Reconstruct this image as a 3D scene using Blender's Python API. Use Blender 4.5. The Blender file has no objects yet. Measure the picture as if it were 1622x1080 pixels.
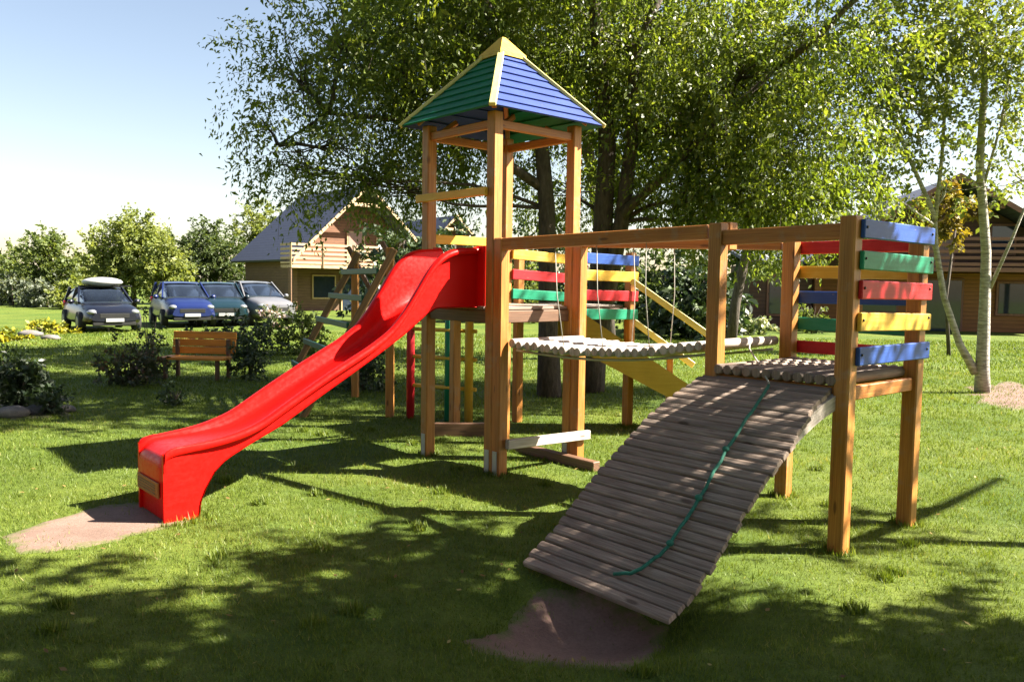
import bpy, math, random
import numpy as np
from mathutils import Vector, Matrix
rng = np.random.default_rng(7)
random.seed(7)
scene = bpy.context.scene
COL = scene.collection

# ------------------------------------------------------------------ camera, sky, sun, exposure
CAM_H, FPX, PITCH, ROLL = 1.7, 1300.0, 0.0701, 0.0135
cd = bpy.data.cameras.new("camera")
cam = bpy.data.objects.new("camera", cd)
COL.objects.link(cam)
cd.sensor_fit = 'HORIZONTAL'
cd.sensor_width = 36.0
cd.lens = FPX / 1622 * 36
cd.clip_start, cd.clip_end = 0.05, 2000
cam.matrix_world = Matrix.Translation((0, 0, CAM_H)) @ Matrix.Rotation(math.pi/2 - PITCH, 4, 'X') @ Matrix.Rotation(ROLL, 4, 'Z')
scene.camera = cam

SUN_EL, SUN_ROT = math.radians(42), math.radians(91)
world = bpy.data.worlds.new("World")
scene.world = world
world.use_nodes = True
wn = world.node_tree.nodes
bg = wn["Background"]
sky = wn.new("ShaderNodeTexSky")
sky.sky_type = 'NISHITA'
sky.sun_disc = False
sky.sun_elevation = SUN_EL
sky.sun_rotation = SUN_ROT
sky.air_density = 1.0
sky.dust_density = 1.0
sky.ozone_density = 2.0
bg.inputs[1].default_value = 0.05
tint = wn.new("ShaderNodeMix"); tint.data_type = 'RGBA'; tint.blend_type = 'MULTIPLY'   # thin summer haze: a little warmer than clear air
tint.inputs[0].default_value = 1.0
tint.inputs[7].default_value = (1.06, .89, .77, 1)
world.node_tree.links.new(sky.outputs[0], tint.inputs[6])
world.node_tree.links.new(tint.outputs[2], bg.inputs[0])
sd = bpy.data.lights.new("sun", 'SUN')
sd.energy = 5.0
sd.angle = math.radians(0.53)
sd.color = (1.0, 0.93, 0.80)
sun = bpy.data.objects.new("sun", sd)
COL.objects.link(sun)
sdir = Vector((math.sin(SUN_ROT)*math.cos(SUN_EL), math.cos(SUN_ROT)*math.cos(SUN_EL), math.sin(SUN_EL)))
sun.rotation_euler = sdir.to_track_quat('Z', 'Y').to_euler()
sun.location = (30, 0, 30)
scene.view_settings.view_transform = 'Standard'
scene.view_settings.look = 'None'
scene.view_settings.exposure = 2.5
scene.view_settings.gamma = 1.0
scene.render.engine = 'CYCLES'
scene.cycles.max_bounces = 6
scene.cycles.transparent_max_bounces = 4
scene.cycles.caustics_reflective = False
scene.cycles.caustics_refractive = False
scene.cycles.use_denoising = True

# ------------------------------------------------------------------ photograph measurements -> world points
def _ray(px, py):
    a, b = (px - 811) / FPX, (py - 540) / FPX
    cr, sr = math.cos(ROLL), math.sin(ROLL)
    X, Y = a*cr + b*sr, -a*sr + b*cr
    c, s = math.cos(PITCH), math.sin(PITCH)
    u = -Y
    return Vector((X, c + s*u, -s + c*u))
def gnd(px, py, z=0.0):
    d = _ray(px, py)
    return Vector((0, 0, CAM_H)) + d * ((z - CAM_H) / d.z)
def at(px, py, Y):
    d = _ray(px, py)
    return Vector((0, 0, CAM_H)) + d * (Y / d.y)

# ------------------------------------------------------------------ object helpers
def tag(o, label=None, cat=None, group=None, kind=None):
    if label: o['label'] = label
    if cat: o['category'] = cat
    if group: o['group'] = group
    if kind: o['kind'] = kind
    return o
def empty(name, loc, label, cat, group=None, rz=0):
    o = bpy.data.objects.new(name, None)
    COL.objects.link(o)
    o.location = loc
    o.rotation_euler = (0, 0, rz)
    o.empty_display_size = 0.2
    return tag(o, label, cat, group)

class MB:
    def __init__(s):
        s.v, s.f, s.uv, s.sm = [], [], [], []
    def add(s, verts, faces, uvs=None, smooth=False):
        n = len(s.v)
        s.v += [tuple(x) for x in verts]
        s.uv += uvs if uvs is not None else [(x[0] + x[2]*.3, x[1] + x[2]) for x in verts]
        s.f += [tuple(i + n for i in f) for f in faces]
        s.sm += [smooth] * len(faces)
        return s
    def obox(s, c, X, Y, Z, hx, hy, hz, ch=0.006, long=0):
        """oriented box with chamfered edges"""
        c, X, Y, Z = Vector(c), Vector(X).normalized(), Vector(Y).normalized(), Vector(Z).normalized()
        ax, hh = (X, Y, Z), (hx, hy, hz)
        ch = min(ch, min(hh) * .45)
        verts, uvs, idx = [], [], {}
        ou, ov = random.random()*50, random.random()*50
        for sx in (-1, 1):
            for sy in (-1, 1):
                for sz in (-1, 1):
                    sg = (sx, sy, sz)
                    for k in range(3):
                        q = [sg[i] * (hh[i] if i == k else hh[i] - ch) for i in range(3)]
                        idx[(sg, k)] = len(verts)
                        verts.append(c + X*q[0] + Y*q[1] + Z*q[2])
                        o = [q[i] for i in range(3) if i != long]
                        uvs.append((q[long] + ou, o[0] + o[1]*1.3 + ov))
        F = []
        for k in range(3):
            i, j = [(1, 2), (2, 0), (0, 1)][k]
            for sg in (-1, 1):
                ring = []
                for a, b in ((-1, -1), (1, -1), (1, 1), (-1, 1)):
                    t = [0, 0, 0]; t[k] = sg; t[i] = a; t[j] = b
                    ring.append(idx[(tuple(t), k)])
                F.append(ring if sg > 0 else ring[::-1])
        for k in range(3):
            i, j = [(1, 2), (2, 0), (0, 1)][k]
            for a in (-1, 1):
                for b in (-1, 1):
                    t0 = [0, 0, 0]; t1 = [0, 0, 0]
                    t0[i] = t1[i] = a; t0[j] = t1[j] = b; t0[k] = -1; t1[k] = 1
                    t0, t1 = tuple(t0), tuple(t1)
                    q = [idx[(t0, i)], idx[(t1, i)], idx[(t1, j)], idx[(t0, j)]]
                    F.append(q if a*b < 0 else q[::-1])
        for sx in (-1, 1):
            for sy in (-1, 1):
                for sz in (-1, 1):
                    sg = (sx, sy, sz)
                    q = [idx[(sg, k)] for k in range(3)]
                    F.append(q if sx*sy*sz > 0 else q[::-1])
        return s.add(verts, F, uvs)
    def box(s, c, sx, sy, sz, ch=0.006, rz=0.0):
        X = Vector((math.cos(rz), math.sin(rz), 0)); Y = Vector((-X.y, X.x, 0))
        lg = max(range(3), key=lambda i: (sx, sy, sz)[i])
        return s.obox(c, X, Y, (0, 0, 1), sx/2, sy/2, sz/2, ch, lg)
    def beam(s, p0, p1, w, h, up=(0, 0, 1), ch=0.006):
        p0, p1, up = Vector(p0), Vector(p1), Vector(up)
        X = (p1 - p0); L = X.length; X.normalize()
        if abs(X.dot(up)) > .99: up = Vector((0, 1, 0))
        Y = up.cross(X).normalized(); Z = X.cross(Y)
        return s.obox((p0 + p1)/2, X, Y, Z, L/2, w/2, h/2, ch, 0)
    def tube(s, pts, rad, n=8, cap=True, smooth=True):
        pts = [Vector(p) for p in pts]
        if not hasattr(rad, '__len__'): rad = [rad]*len(pts)
        verts, uvs, F = [], [], []
        T = (pts[1] - pts[0]).normalized()
        ref = Vector((0, 0, 1)) if abs(T.z) < .9 else Vector((1, 0, 0))
        U = ref.cross(T).normalized()
        d = random.random()*20
        for i, p in enumerate(pts):
            if 0 < i < len(pts)-1: T = (pts[i+1] - pts[i-1]).normalized()
            elif i: T = (pts[i] - pts[i-1]).normalized()
            U = (U - T*U.dot(T)).normalized(); V = T.cross(U)
            if i: d += (pts[i] - pts[i-1]).length
            for k in range(n):
                a = 2*math.pi*k/n
                verts.append(p + (U*math.cos(a) + V*math.sin(a))*rad[i])
                uvs.append((d, abs(a - math.pi)*rad[i]))
        for i in range(len(pts)-1):
            for k in range(n):
                k2 = (k+1) % n
                F.append((i*n+k, i*n+k2, (i+1)*n+k2, (i+1)*n+k))
        s.add(verts, F, uvs, smooth)
        if cap:
            m = len(s.v) - len(verts)
            s.f.append(tuple(m + k for k in reversed(range(n)))); s.sm.append(False)
            s.f.append(tuple(m + (len(pts)-1)*n + k for k in range(n))); s.sm.append(False)
        return s
    def prism(s, poly, d):
        """polygon (3-D points, planar) extruded by vector d"""
        d = Vector(d); P = [Vector(p) for p in poly]; n = len(P)
        nrm = Vector((0, 0, 0))
        for i in range(n): nrm += P[i].cross(P[(i+1) % n])
        if nrm.dot(d) > 0: P = P[::-1]
        F = [tuple(range(n)), tuple(reversed(range(n, 2*n)))]
        F += [(i, i+n, (i+1) % n + n, (i+1) % n) for i in range(n)]
        return s.add(P + [p + d for p in P], F)
    def blob(s, c, rx, ry, rz, n=12, m=7, jitter=0.0):
        c = Vector(c); verts = []
        for i in range(m+1):
            t = math.pi*i/m
            for k in range(n):
                a = 2*math.pi*k/n
                j = 1 + random.uniform(-jitter, jitter)
                verts.append(c + Vector((rx*math.sin(t)*math.cos(a)*j, ry*math.sin(t)*math.sin(a)*j, rz*math.cos(t)*j)))
        F = [(i*n+k, (i+1)*n+k, (i+1)*n+(k+1) % n, i*n+(k+1) % n) for i in range(m) for k in range(n)]
        return s.add(verts, F, None, True)
    def grid(s, P, smooth=True, flip=False):
        """P: 2-D list of points"""
        m, n = len(P), len(P[0])
        F = []
        for i in range(m-1):
            for k in range(n-1):
                q = (i*n+k, (i+1)*n+k, (i+1)*n+k+1, i*n+k+1)
                F.append(q[::-1] if flip else q)
        return s.add([p for r in P for p in r], F, [(i*.1, k*.1) for i in range(m) for k in range(n)], smooth)
    def build(s, name, mat, parent=None, label=None):
        me = bpy.data.meshes.new(name)
        org = parent.matrix_basis.inverted() if parent is not None and parent.parent is None else None
        if parent is not None and parent.parent is not None:
            org = parent.parent.matrix_basis.inverted()
        vs = [org @ Vector(v) for v in s.v] if org is not None else s.v
        me.from_pydata([tuple(v) for v in vs], [], s.f)
        uvl = me.uv_layers.new(name="UVMap")
        li = np.empty(len(me.loops), dtype=np.int32)
        me.loops.foreach_get("vertex_index", li)
        uvl.data.foreach_set("uv", np.array(s.uv, dtype=np.float32)[li].ravel())
        me.polygons.foreach_set("use_smooth", s.sm)
        me.materials.append(mat)
        me.update()
        o = bpy.data.objects.new(name, me)
        COL.objects.link(o)
        o.parent = parent
        if label: o['label'] = label
        return o

def quad_mesh(name, V, rnd, mat, parent=None):
    """V: (N,k,3) separate k-gons; rnd: per-face value stored as attribute"""
    N, k = V.shape[:2]
    me = bpy.data.meshes.new(name)
    V = V.reshape(-1, 3).astype(np.float32)
    if parent is not None:
        V = V - np.array(parent.location, dtype=np.float32)
    me.vertices.add(N*k); me.loops.add(N*k); me.polygons.add(N)
    me.vertices.foreach_set("co", V.ravel())
    me.loops.foreach_set("vertex_index", np.arange(N*k, dtype=np.int32))
    me.polygons.foreach_set("loop_start", np.arange(0, N*k, k, dtype=np.int32))
    at_ = me.attributes.new("rnd", 'FLOAT', 'FACE')
    at_.data.foreach_set("value", rnd.astype(np.float32))
    me.materials.append(mat)
    me.update(calc_edges=True)
    o = bpy.data.objects.new(name, me)
    COL.objects.link(o)
    o.parent = parent
    return o

# ------------------------------------------------------------------ materials
def new_mat(name):
    m = bpy.data.materials.new(name); m.use_nodes = True
    nt = m.node_tree
    return m, nt, nt.nodes["Principled BSDF"], nt.links
def ramp(nt, stops):
    r = nt.nodes.new("ShaderNodeValToRGB")
    e = r.color_ramp.elements
    while len(e) < len(stops): e.new(0.5)
    for i, (p, c) in enumerate(stops):
        e[i].position = p; e[i].color = (*c, 1)
    return r
def noise(nt, scale, detail=4, rough=.55, vec=None, dim=None):
    n = nt.nodes.new("ShaderNodeTexNoise")
    n.inputs["Scale"].default_value = scale
    n.inputs["Detail"].default_value = detail
    n.inputs["Roughness"].default_value = rough
    if vec is not None: nt.links.new(vec, n.inputs["Vector"])
    return n
def mapped(nt, kind, sc):
    tc = nt.nodes.new("ShaderNodeTexCoord"); mp = nt.nodes.new("ShaderNodeMapping")
    mp.inputs["Scale"].default_value = sc
    nt.links.new(tc.outputs[kind], mp.inputs["Vector"])
    return mp.outputs[0]
def mixc(nt, a, b, fac, mode='MIX'):
    m = nt.nodes.new("ShaderNodeMix"); m.data_type = 'RGBA'; m.blend_type = mode
    for sock, val in ((m.inputs[0], fac), (m.inputs[6], a), (m.inputs[7], b)):
        if hasattr(val, 'node'): nt.links.new(val, sock)
        else: sock.default_value = val if not isinstance(val, tuple) else (*val, 1)
    return m.outputs[2]
def bump(nt, h, bs, strength=.3, dist=.01):
    b = nt.nodes.new("ShaderNodeBump")
    b.inputs["Strength"].default_value = strength; b.inputs["Distance"].default_value = dist
    nt.links.new(h, b.inputs["Height"]); nt.links.new(b.outputs[0], bs.inputs["Normal"])
def wood(name, dark, mid, light, rough=.55, grain=(1.2, 38, 1), wear=None, bs_=.35):
    m, nt, bs, L = new_mat(name)
    uv = mapped(nt, "UV", grain)
    n1 = noise(nt, 2.2, 6, .62, uv)
    uv2 = mapped(nt, "UV", (.35, 5, 1))
    n2 = noise(nt, 1.7, 3, .5, uv2)
    r = ramp(nt, [(.30, dark), (.52, mid), (.72, light)])
    L.new(n1.outputs[0], r.inputs[0])
    r2 = ramp(nt, [(.35, (.72, .72, .72)), (.65, (1.15, 1.12, 1.1))])
    L.new(n2.outputs[0], r2.inputs[0])
    c = mixc(nt, r.outputs[0], r2.outputs[0], .8, 'MULTIPLY')
    if wear:
        n3 = noise(nt, 7, 5, .65, mapped(nt, "Object", (1, 1, 1)))
        rr = ramp(nt, [(.55, (0, 0, 0)), (.7, (1, 1, 1))]); L.new(n3.outputs[0], rr.inputs[0])
        mul = nt.nodes.new("ShaderNodeMath"); mul.operation = 'MULTIPLY'; mul.inputs[1].default_value = .6
        L.new(rr.outputs[0], mul.inputs[0])
        c = mixc(nt, c, wear, mul.outputs[0])
    # knots: small dark ovals, and thin drying cracks along the grain
    vo = nt.nodes.new("ShaderNodeTexVoronoi"); vo.inputs["Scale"].default_value = 1.0
    L.new(mapped(nt, "UV", (2.3, 7.5, 1)), vo.inputs["Vector"])
    rk = ramp(nt, [(.07, (.30, .24, .20)), (.13, (1, 1, 1))]); L.new(vo.outputs["Distance"], rk.inputs[0])
    c = mixc(nt, c, rk.outputs[0], .85, 'MULTIPLY')
    nc = noise(nt, 1.0, 3, .6, mapped(nt, "UV", (.9, 60, 1)))
    rc = ramp(nt, [(.30, (.35, .30, .28)), (.345, (1, 1, 1))]); L.new(nc.outputs[0], rc.inputs[0])
    c = mixc(nt, c, rc.outputs[0], .8, 'MULTIPLY')
    L.new(c, bs.inputs["Base Color"])
    bs.inputs["Roughness"].default_value = rough
    bump(nt, n1.outputs[0], bs, bs_, .004)
    return m
def paint(name, col, fade=None, rough=.45, amt=.35, coat=0.0, bumpy=.15):
    m, nt, bs, L = new_mat(name)
    n1 = noise(nt, 3.0, 6, .65, mapped(nt, "UV", (1.0, 14, 1)))
    n2 = noise(nt, 4.5, 4, .6, mapped(nt, "Object", (1, 1, 1)))
    fade = fade or tuple(min(1, x*1.5 + .04) for x in col)
    r = ramp(nt, [(.35, tuple(x*.78 for x in col)), (.5, col), (.75, fade)])
    a = nt.nodes.new("ShaderNodeMath"); a.operation = 'ADD'
    b = nt.nodes.new("ShaderNodeMath"); b.operation = 'MULTIPLY'; b.inputs[1].default_value = .5
    L.new(n1.outputs[0], a.inputs[0]); L.new(n2.outputs[0], a.inputs[1]); L.new(a.outputs[0], b.inputs[0])
    L.new(b.outputs[0], r.inputs[0])
    c = mixc(nt, col, r.outputs[0], min(1, amt*2))
    n4 = noise(nt, 5, 7, .72, mapped(nt, "UV", (2.2, 9, 1)))
    rch = ramp(nt, [(.655, (0, 0, 0)), (.68, (1, 1, 1))]); L.new(n4.outputs[0], rch.inputs[0])
    c = mixc(nt, c, (.26, .19, .13), rch.outputs[0])
    L.new(c, bs.inputs["Base Color"])
    bs.inputs["Roughness"].default_value = rough
    bs.inputs["Specular IOR Level"].default_value = .25
    bs.inputs["Coat Weight"].default_value = coat
    bump(nt, n1.outputs[0], bs, bumpy, .003)
    return m
def plain(name, col, rough=.5, metal=0.0, coat=0.0, var=.15, sc=6):
    m, nt, bs, L = new_mat(name)
    n = noise(nt, sc, 5, .6, mapped(nt, "Object", (1, 1, 1)))
    r = ramp(nt, [(.3, tuple(x*(1-var) for x in col)), (.7, tuple(min(1, x*(1+var)) for x in col))])
    L.new(n.outputs[0], r.inputs[0]); L.new(r.outputs[0], bs.inputs["Base Color"])
    bs.inputs["Roughness"].default_value = rough; bs.inputs["Metallic"].default_value = metal
    bs.inputs["Coat Weight"].default_value = coat
    return m
def leafmat(name, stops, trans=.45, gloss=.06, rough=.5):
    m, nt, bs, L = new_mat(name)
    nt.nodes.remove(bs)
    out = nt.nodes["Material Output"]
    a = nt.nodes.new("ShaderNodeAttribute"); a.attribute_name = "rnd"
    r = ramp(nt, stops); L.new(a.outputs["Fac"], r.inputs[0])
    df = nt.nodes.new("ShaderNodeBsdfDiffuse"); tr = nt.nodes.new("ShaderNodeBsdfTranslucent")
    gl = nt.nodes.new("ShaderNodeBsdfGlossy"); gl.inputs["Roughness"].default_value = rough
    L.new(r.outputs[0], df.inputs[0])
    tcol = mixc(nt, r.outputs[0], (1.25, 1.2, .55), 1.0, 'MULTIPLY')
    L.new(tcol, tr.inputs[0])
    m1 = nt.nodes.new("ShaderNodeMixShader"); m1.inputs[0].default_value = trans
    m2 = nt.nodes.new("ShaderNodeMixShader"); m2.inputs[0].default_value = gloss
    L.new(df.outputs[0], m1.inputs[1]); L.new(tr.outputs[0], m1.inputs[2])
    L.new(m1.outputs[0], m2.inputs[1]); L.new(gl.outputs[0], m2.inputs[2])
    L.new(m2.outputs[0], out.inputs[0])
    return m

PINE = wood("honey_pine", (.26, .095, .016), (.40, .165, .032), (.52, .25, .060), .5, wear=(.30, .20, .13))
PINE2 = wood("honey_pine_rail", (.27, .085, .013), (.40, .145, .026), (.50, .22, .05), .48, wear=(.28, .18, .11))
GREYWOOD = wood("weathered_pole", (.13, .088, .065), (.228, .172, .136), (.35, .28, .232), .75, (1.5, 30, 1), bs_=.5)
PALEWOOD = wood("pale_pole", (.30, .25, .21), (.46, .40, .35), (.62, .56, .50), .7, (1.5, 26, 1))
BROWNWOOD = wood("brown_board", (.07, .035, .018), (.13, .065, .035), (.20, .11, .06), .6)
LEGWOOD = wood("tan_leg", (.11, .055, .022), (.19, .10, .04), (.28, .16, .07), .6)
RED_P = paint("red_paint", (.46, .018, .025))
YEL_P = paint("yellow_paint", (.62, .37, .045), (.75, .58, .18))
GRN_P = paint("green_paint", (.012, .20, .11), (.06, .30, .20))
GRN_D = paint("dark_green_paint", (.006, .075, .045), (.012, .10, .06))
BLU_P = paint("blue_paint", (.025, .07, .29), (.07, .14, .40))
ROOF_B = paint("roof_blue", (.020, .042, .19), (.035, .065, .25), .6)
ROOF_G = paint("roof_green", (.006, .14, .075), (.02, .22, .13), .5)
CREAM_P = paint("cream_paint", (.62, .52, .18), (.75, .68, .36))
STEEL = plain("galvanised_steel", (.45, .45, .45), .45, .7)
BLACK = plain("black_plastic", (.015, .015, .016), .4)

def red_plastic():
    m, nt, bs, L = new_mat("red_fibreglass")
    n = noise(nt, 1.6, 4, .6, mapped(nt, "Object", (1, 1, 1)))
    n2 = noise(nt, 30, 4, .7, mapped(nt, "Object", (1, 1, 1)))
    r = ramp(nt, [(.35, (.60, .0035, .003)), (.65, (.70, .006, .004))])
    L.new(n.outputs[0], r.inputs[0])
    n3 = noise(nt, 3, 6, .7, mapped(nt, "UV", (.5, 7, 1)))
    r3 = ramp(nt, [(.45, (0, 0, 0)), (.75, (.35, .35, .35))]); L.new(n3.outputs[0], r3.inputs[0])
    c = mixc(nt, r.outputs[0], (.64, .016, .012), r3.outputs[0])
    n5 = noise(nt, 11, 6, .75, mapped(nt, "Object", (1, 1, 2)))
    r5 = ramp(nt, [(.64, (0, 0, 0)), (.74, (.45, .45, .45))]); L.new(n5.outputs[0], r5.inputs[0])
    c = mixc(nt, c, (.16, .018, .012), r5.outputs[0])
    L.new(c, bs.inputs["Base Color"])
    rr = ramp(nt, [(.4, (.30, .30, .30)), (.7, (.48, .48, .48))]); L.new(n2.outputs[0], rr.inputs[0])
    L.new(rr.outputs[0], bs.inputs["Roughness"])
    bs.inputs["Coat Weight"].default_value = .0; bs.inputs["Specular IOR Level"].default_value = .16
    bump(nt, n.outputs[0], bs, .08, .02)
    return m
SLIDE_M = red_plastic()

# ------------------------------------------------------------------ ground
PIT = gnd(935, 985)           # hollow worn under the foot of the ramp
def ground_z(x, y):
    d2 = ((x - PIT.x)/.62)**2 + ((y - PIT.y - .12)/.42)**2
    return -.23*np.exp(-d2*1.1)
def lawn_material():
    m, nt, bs, L = new_mat("lawn")
    obj = mapped(nt, "Object", (1, 1, 1))
    n1 = noise(nt, .55, 5, .6, obj); n2 = noise(nt, 9, 6, .7, obj); n3 = noise(nt, 90, 3, .7, obj)
    r1 = ramp(nt, [(.35, (.055, .098, .012)), (.62, (.105, .14, .020))])
    L.new(n1.outputs[0], r1.inputs[0])
    r2 = ramp(nt, [(.3, (.6, .62, .55)), (.7, (1.3, 1.25, 1.2))]); L.new(n2.outputs[0], r2.inputs[0])
    c = mixc(nt, r1.outputs[0], r2.outputs[0], .8, 'MULTIPLY')
    r3 = ramp(nt, [(.3, (.55, .55, .5)), (.7, (1.35, 1.3, 1.2))]); L.new(n3.outputs[0], r3.inputs[0])
    c = mixc(nt, c, r3.outputs[0], .7, 'MULTIPLY')
    L.new(c, bs.inputs["Base Color"]); bs.inputs["Roughness"].default_value = .85
    bs.inputs["Specular IOR Level"].default_value = .2
    bump(nt, n3.outputs[0], bs, .6, .03)
    return m
LAWN_M = lawn_material()
def axis(a, b, fine0, fine1, st, big):
    v = list(np.arange(fine0, fine1 + 1e-6, st))
    lo = list(np.linspace(a, fine0, big, endpoint=False)); hi = list(np.linspace(fine1, b, big + 1)[1:])
    return lo + v + hi
gx = axis(-400, 400, -3, 3, .12, 14); gy = axis(-60, 900, 2.5, 6, .12, 14)
mb = MB()
mb.grid([[(x, y, float(ground_z(x, y))) for x in gx] for y in gy], True, True)
lawn = tag(mb.build("lawn", LAWN_M), "short sunlit and tree-shaded lawn under the whole playground", "lawn", kind="structure")

def patch(name, pts, mat, z, label, cat, n=40, jag=.06):
    """irregular flat patch following the ground"""
    P = [Vector(p) for p in pts]
    c = sum(P, Vector((0, 0, 0)))/len(P)
    ring = []
    m = len(P)
    for i in range(m):
        for t in range(n//m):
            q = P[i].lerp(P[(i+1) % m], t/(n//m))
            ring.append(q + (q - c).normalized()*random.uniform(-jag, jag))
    rows = []
    for k in range(9):
        f = (k + .02)/8.02*1.16
        rows.append([Vector((c.x + (q.x - c.x)*f, c.y + (q.y - c.y)*f, 0)) for q in ring + ring[:1]])
    for i_, rw in enumerate(rows):
        for q in rw: q.z = float(ground_z(q.x, q.y)) + (z if i_ < 8 else -.012)
    mb = MB(); mb.grid(rows, True, False)
    return tag(mb.build(name, mat), label, cat, kind="structure")
def soil(name, a, b, sc=14, turf=True):
    m, nt, bs, L = new_mat(name)
    obj = mapped(nt, "Object", (1, 1, 1))
    n1 = noise(nt, 2.5, 5, .6, obj); n2 = noise(nt, sc*4, 6, .75, obj)
    r = ramp(nt, [(.3, a), (.7, b)]); L.new(n1.outputs[0], r.inputs[0])
    r2 = ramp(nt, [(.3, (.65, .65, .65)), (.7, (1.25, 1.25, 1.25))]); L.new(n2.outputs[0], r2.inputs[0])
    c = mixc(nt, r.outputs[0], r2.outputs[0], .8, 'MULTIPLY')
    uv = nt.nodes.new("ShaderNodeUVMap"); sp = nt.nodes.new("ShaderNodeSeparateXYZ"); L.new(uv.outputs[0], sp.inputs[0])
    n3 = noise(nt, 9, 6, .7, obj); ad = nt.nodes.new("ShaderNodeMath"); ad.operation = 'MULTIPLY_ADD'
    L.new(n3.outputs[0], ad.inputs[0]); ad.inputs[1].default_value = .7; L.new(sp.outputs[0], ad.inputs[2])
    rt = ramp(nt, [(.0, (0, 0, 0)), (1, (1, 1, 1))]); sc_ = nt.nodes.new("ShaderNodeMapRange")
    sc_.inputs[1].default_value = .93; sc_.inputs[2].default_value = 1.12; L.new(ad.outputs[0], sc_.inputs[0])
    if turf: c = mixc(nt, c, (.075, .095, .016), sc_.outputs[0])
    L.new(c, bs.inputs["Base Color"])
    bs.inputs["Roughness"].default_value = .9
    bump(nt, n2.outputs[0], bs, .5, .015)
    return m
SOIL_PINK = soil("reddish_grit", (.13, .078, .058), (.215, .138, .108))
SOIL_BROWN = soil("trodden_earth", (.115, .062, .048), (.20, .120, .095))
SOIL_DARK = soil("dark_earth", (.05, .035, .025), (.11, .075, .055))
PAD1 = [gnd(8, 850), gnd(40, 876), gnd(140, 866), gnd(215, 846), gnd(290, 826), gnd(240, 795), gnd(160, 802), gnd(90, 822)]
PAD2 = [gnd(738, 1000), gnd(800, 1028), gnd(985, 1045), gnd(1030, 1005), gnd(1050, 960), gnd(960, 925), gnd(860, 920), gnd(805, 960)]
patch("sand_patch", PAD1, SOIL_PINK, .006, "pale pink grit landing patch at the foot of the red slide", "ground patch", jag=.025)
patch("earth_patch", PAD2, SOIL_BROWN, .007, "shaded reddish bare earth patch below the foot of the wooden ramp", "ground patch", jag=.025)
patch("mulch_bed", [gnd(1530, 618), gnd(1560, 640), gnd(1640, 650), gnd(1660, 625), gnd(1600, 605)], SOIL_BROWN, .012, "reddish mulch around the pale forked birch trunk", "mulch bed", jag=.25)
patch("flower_bed", [gnd(-20, 632), gnd(20, 665), gnd(110, 658), gnd(95, 630), gnd(40, 620)], SOIL_DARK, .012, "dark planted soil bed with stones beside the dark bushes", "flower bed", jag=.12)

P1C, P2C = sum(PAD1, Vector((0, 0, 0)))/len(PAD1), sum(PAD2, Vector((0, 0, 0)))/len(PAD2)
def in_poly(x, y, poly):
    ins = np.zeros(x.shape, bool); n = len(poly)
    for i in range(n):
        a, b = poly[i], poly[(i+1) % n]
        c = ((a.y > y) != (b.y > y)) & (x < (b.x - a.x)*(y - a.y)/((b.y - a.y) + 1e-12) + a.x)
        ins ^= c
    return ins
def grass_blades():
    V, R = [], []
    for (y0, y1, dens, h, w) in ((2.3, 4.2, 8500, .026, .0036), (4.2, 7, 4600, .027, .0048), (7, 11, 2300, .030, .007), (11, 17, 900, .038, .012), (17, 27, 260, .055, .024)):
        xm = y1*.68 + .4
        n = int(dens*2*xm*(y1 - y0))
        y = rng.uniform(y0, y1, n); x = rng.uniform(-xm, xm, n)
        k = np.abs(x) < y*.66 + .35
        x, y = x[k], y[k]
        # clumpy sward
        cl = np.sin(x*7.3 + 2*np.sin(y*5.1))*np.sin(y*6.7 + 1.7*np.sin(x*4.3))
        bald = in_poly(x, y, PAD1) | in_poly(x, y, PAD2)
        thin = .20 + .24*np.sin(x*23 + 3*np.sin(y*17))*np.sin(y*21 + 2*np.sin(x*13))     # tufts creeping over the bare patches
        edge = np.minimum(np.hypot((x - P1C.x)/.62, (y - P1C.y)/.42), np.hypot((x - P2C.x)/.58, (y - P2C.y)/.36))
        keep = (rng.random(len(x)) < .72 + .28*cl) & (~bald | (rng.random(len(x)) < np.clip(thin*(edge - .45)*1.6, .01, .8)))
        x, y, cl = x[keep], y[keep], cl[keep]
        n = len(x)
        z = ground_z(x, y)
        a = rng.uniform(0, 2*np.pi, n); lean = rng.uniform(.15, 1.0, n); la = rng.uniform(0, 2*np.pi, n)
        hh = h*rng.uniform(.6, 1.35, n)*(1 + .25*cl)
        ww = w*rng.uniform(.7, 1.3, n)
        B = np.stack([x, y, z], 1); D = np.stack([np.cos(a), np.sin(a), 0*a], 1)*ww[:, None]/2
        T = B + np.stack([np.cos(la)*lean*hh, np.sin(la)*lean*hh, hh*np.sqrt(np.clip(1.2 - lean**2*.55, .2, 2))], 1)
        V.append(np.stack([B - D, B + D, T], 1))
        big = .5 + .5*np.sin(x*1.1 + np.sin(y*.9)*1.3)*np.sin(y*1.4 + .7)
        dry = np.clip(np.sin(x*2.3 + 1.7*np.sin(y*1.9))*np.sin(y*2.7 + 1.3*np.sin(x*1.6)) - .45, 0, 1)
        R.append(np.clip(rng.normal(.40, .2, n) + .22*(big - .5) + .5*dry, 0, 1))
    V = np.concatenate(V); R = np.concatenate(R)
    m = leafmat("grass_blade", [(0, (.055, .088, .012)), (.5, (.122, .176, .021)), (.85, (.195, .228, .038)), (1, (.33, .28, .12))], .40, .02, .5)
    o = quad_mesh("grass", V, R, m)
    return tag(o, "short mown grass blades covering the playground lawn", "grass", kind="stuff")
grass_blades()

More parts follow.
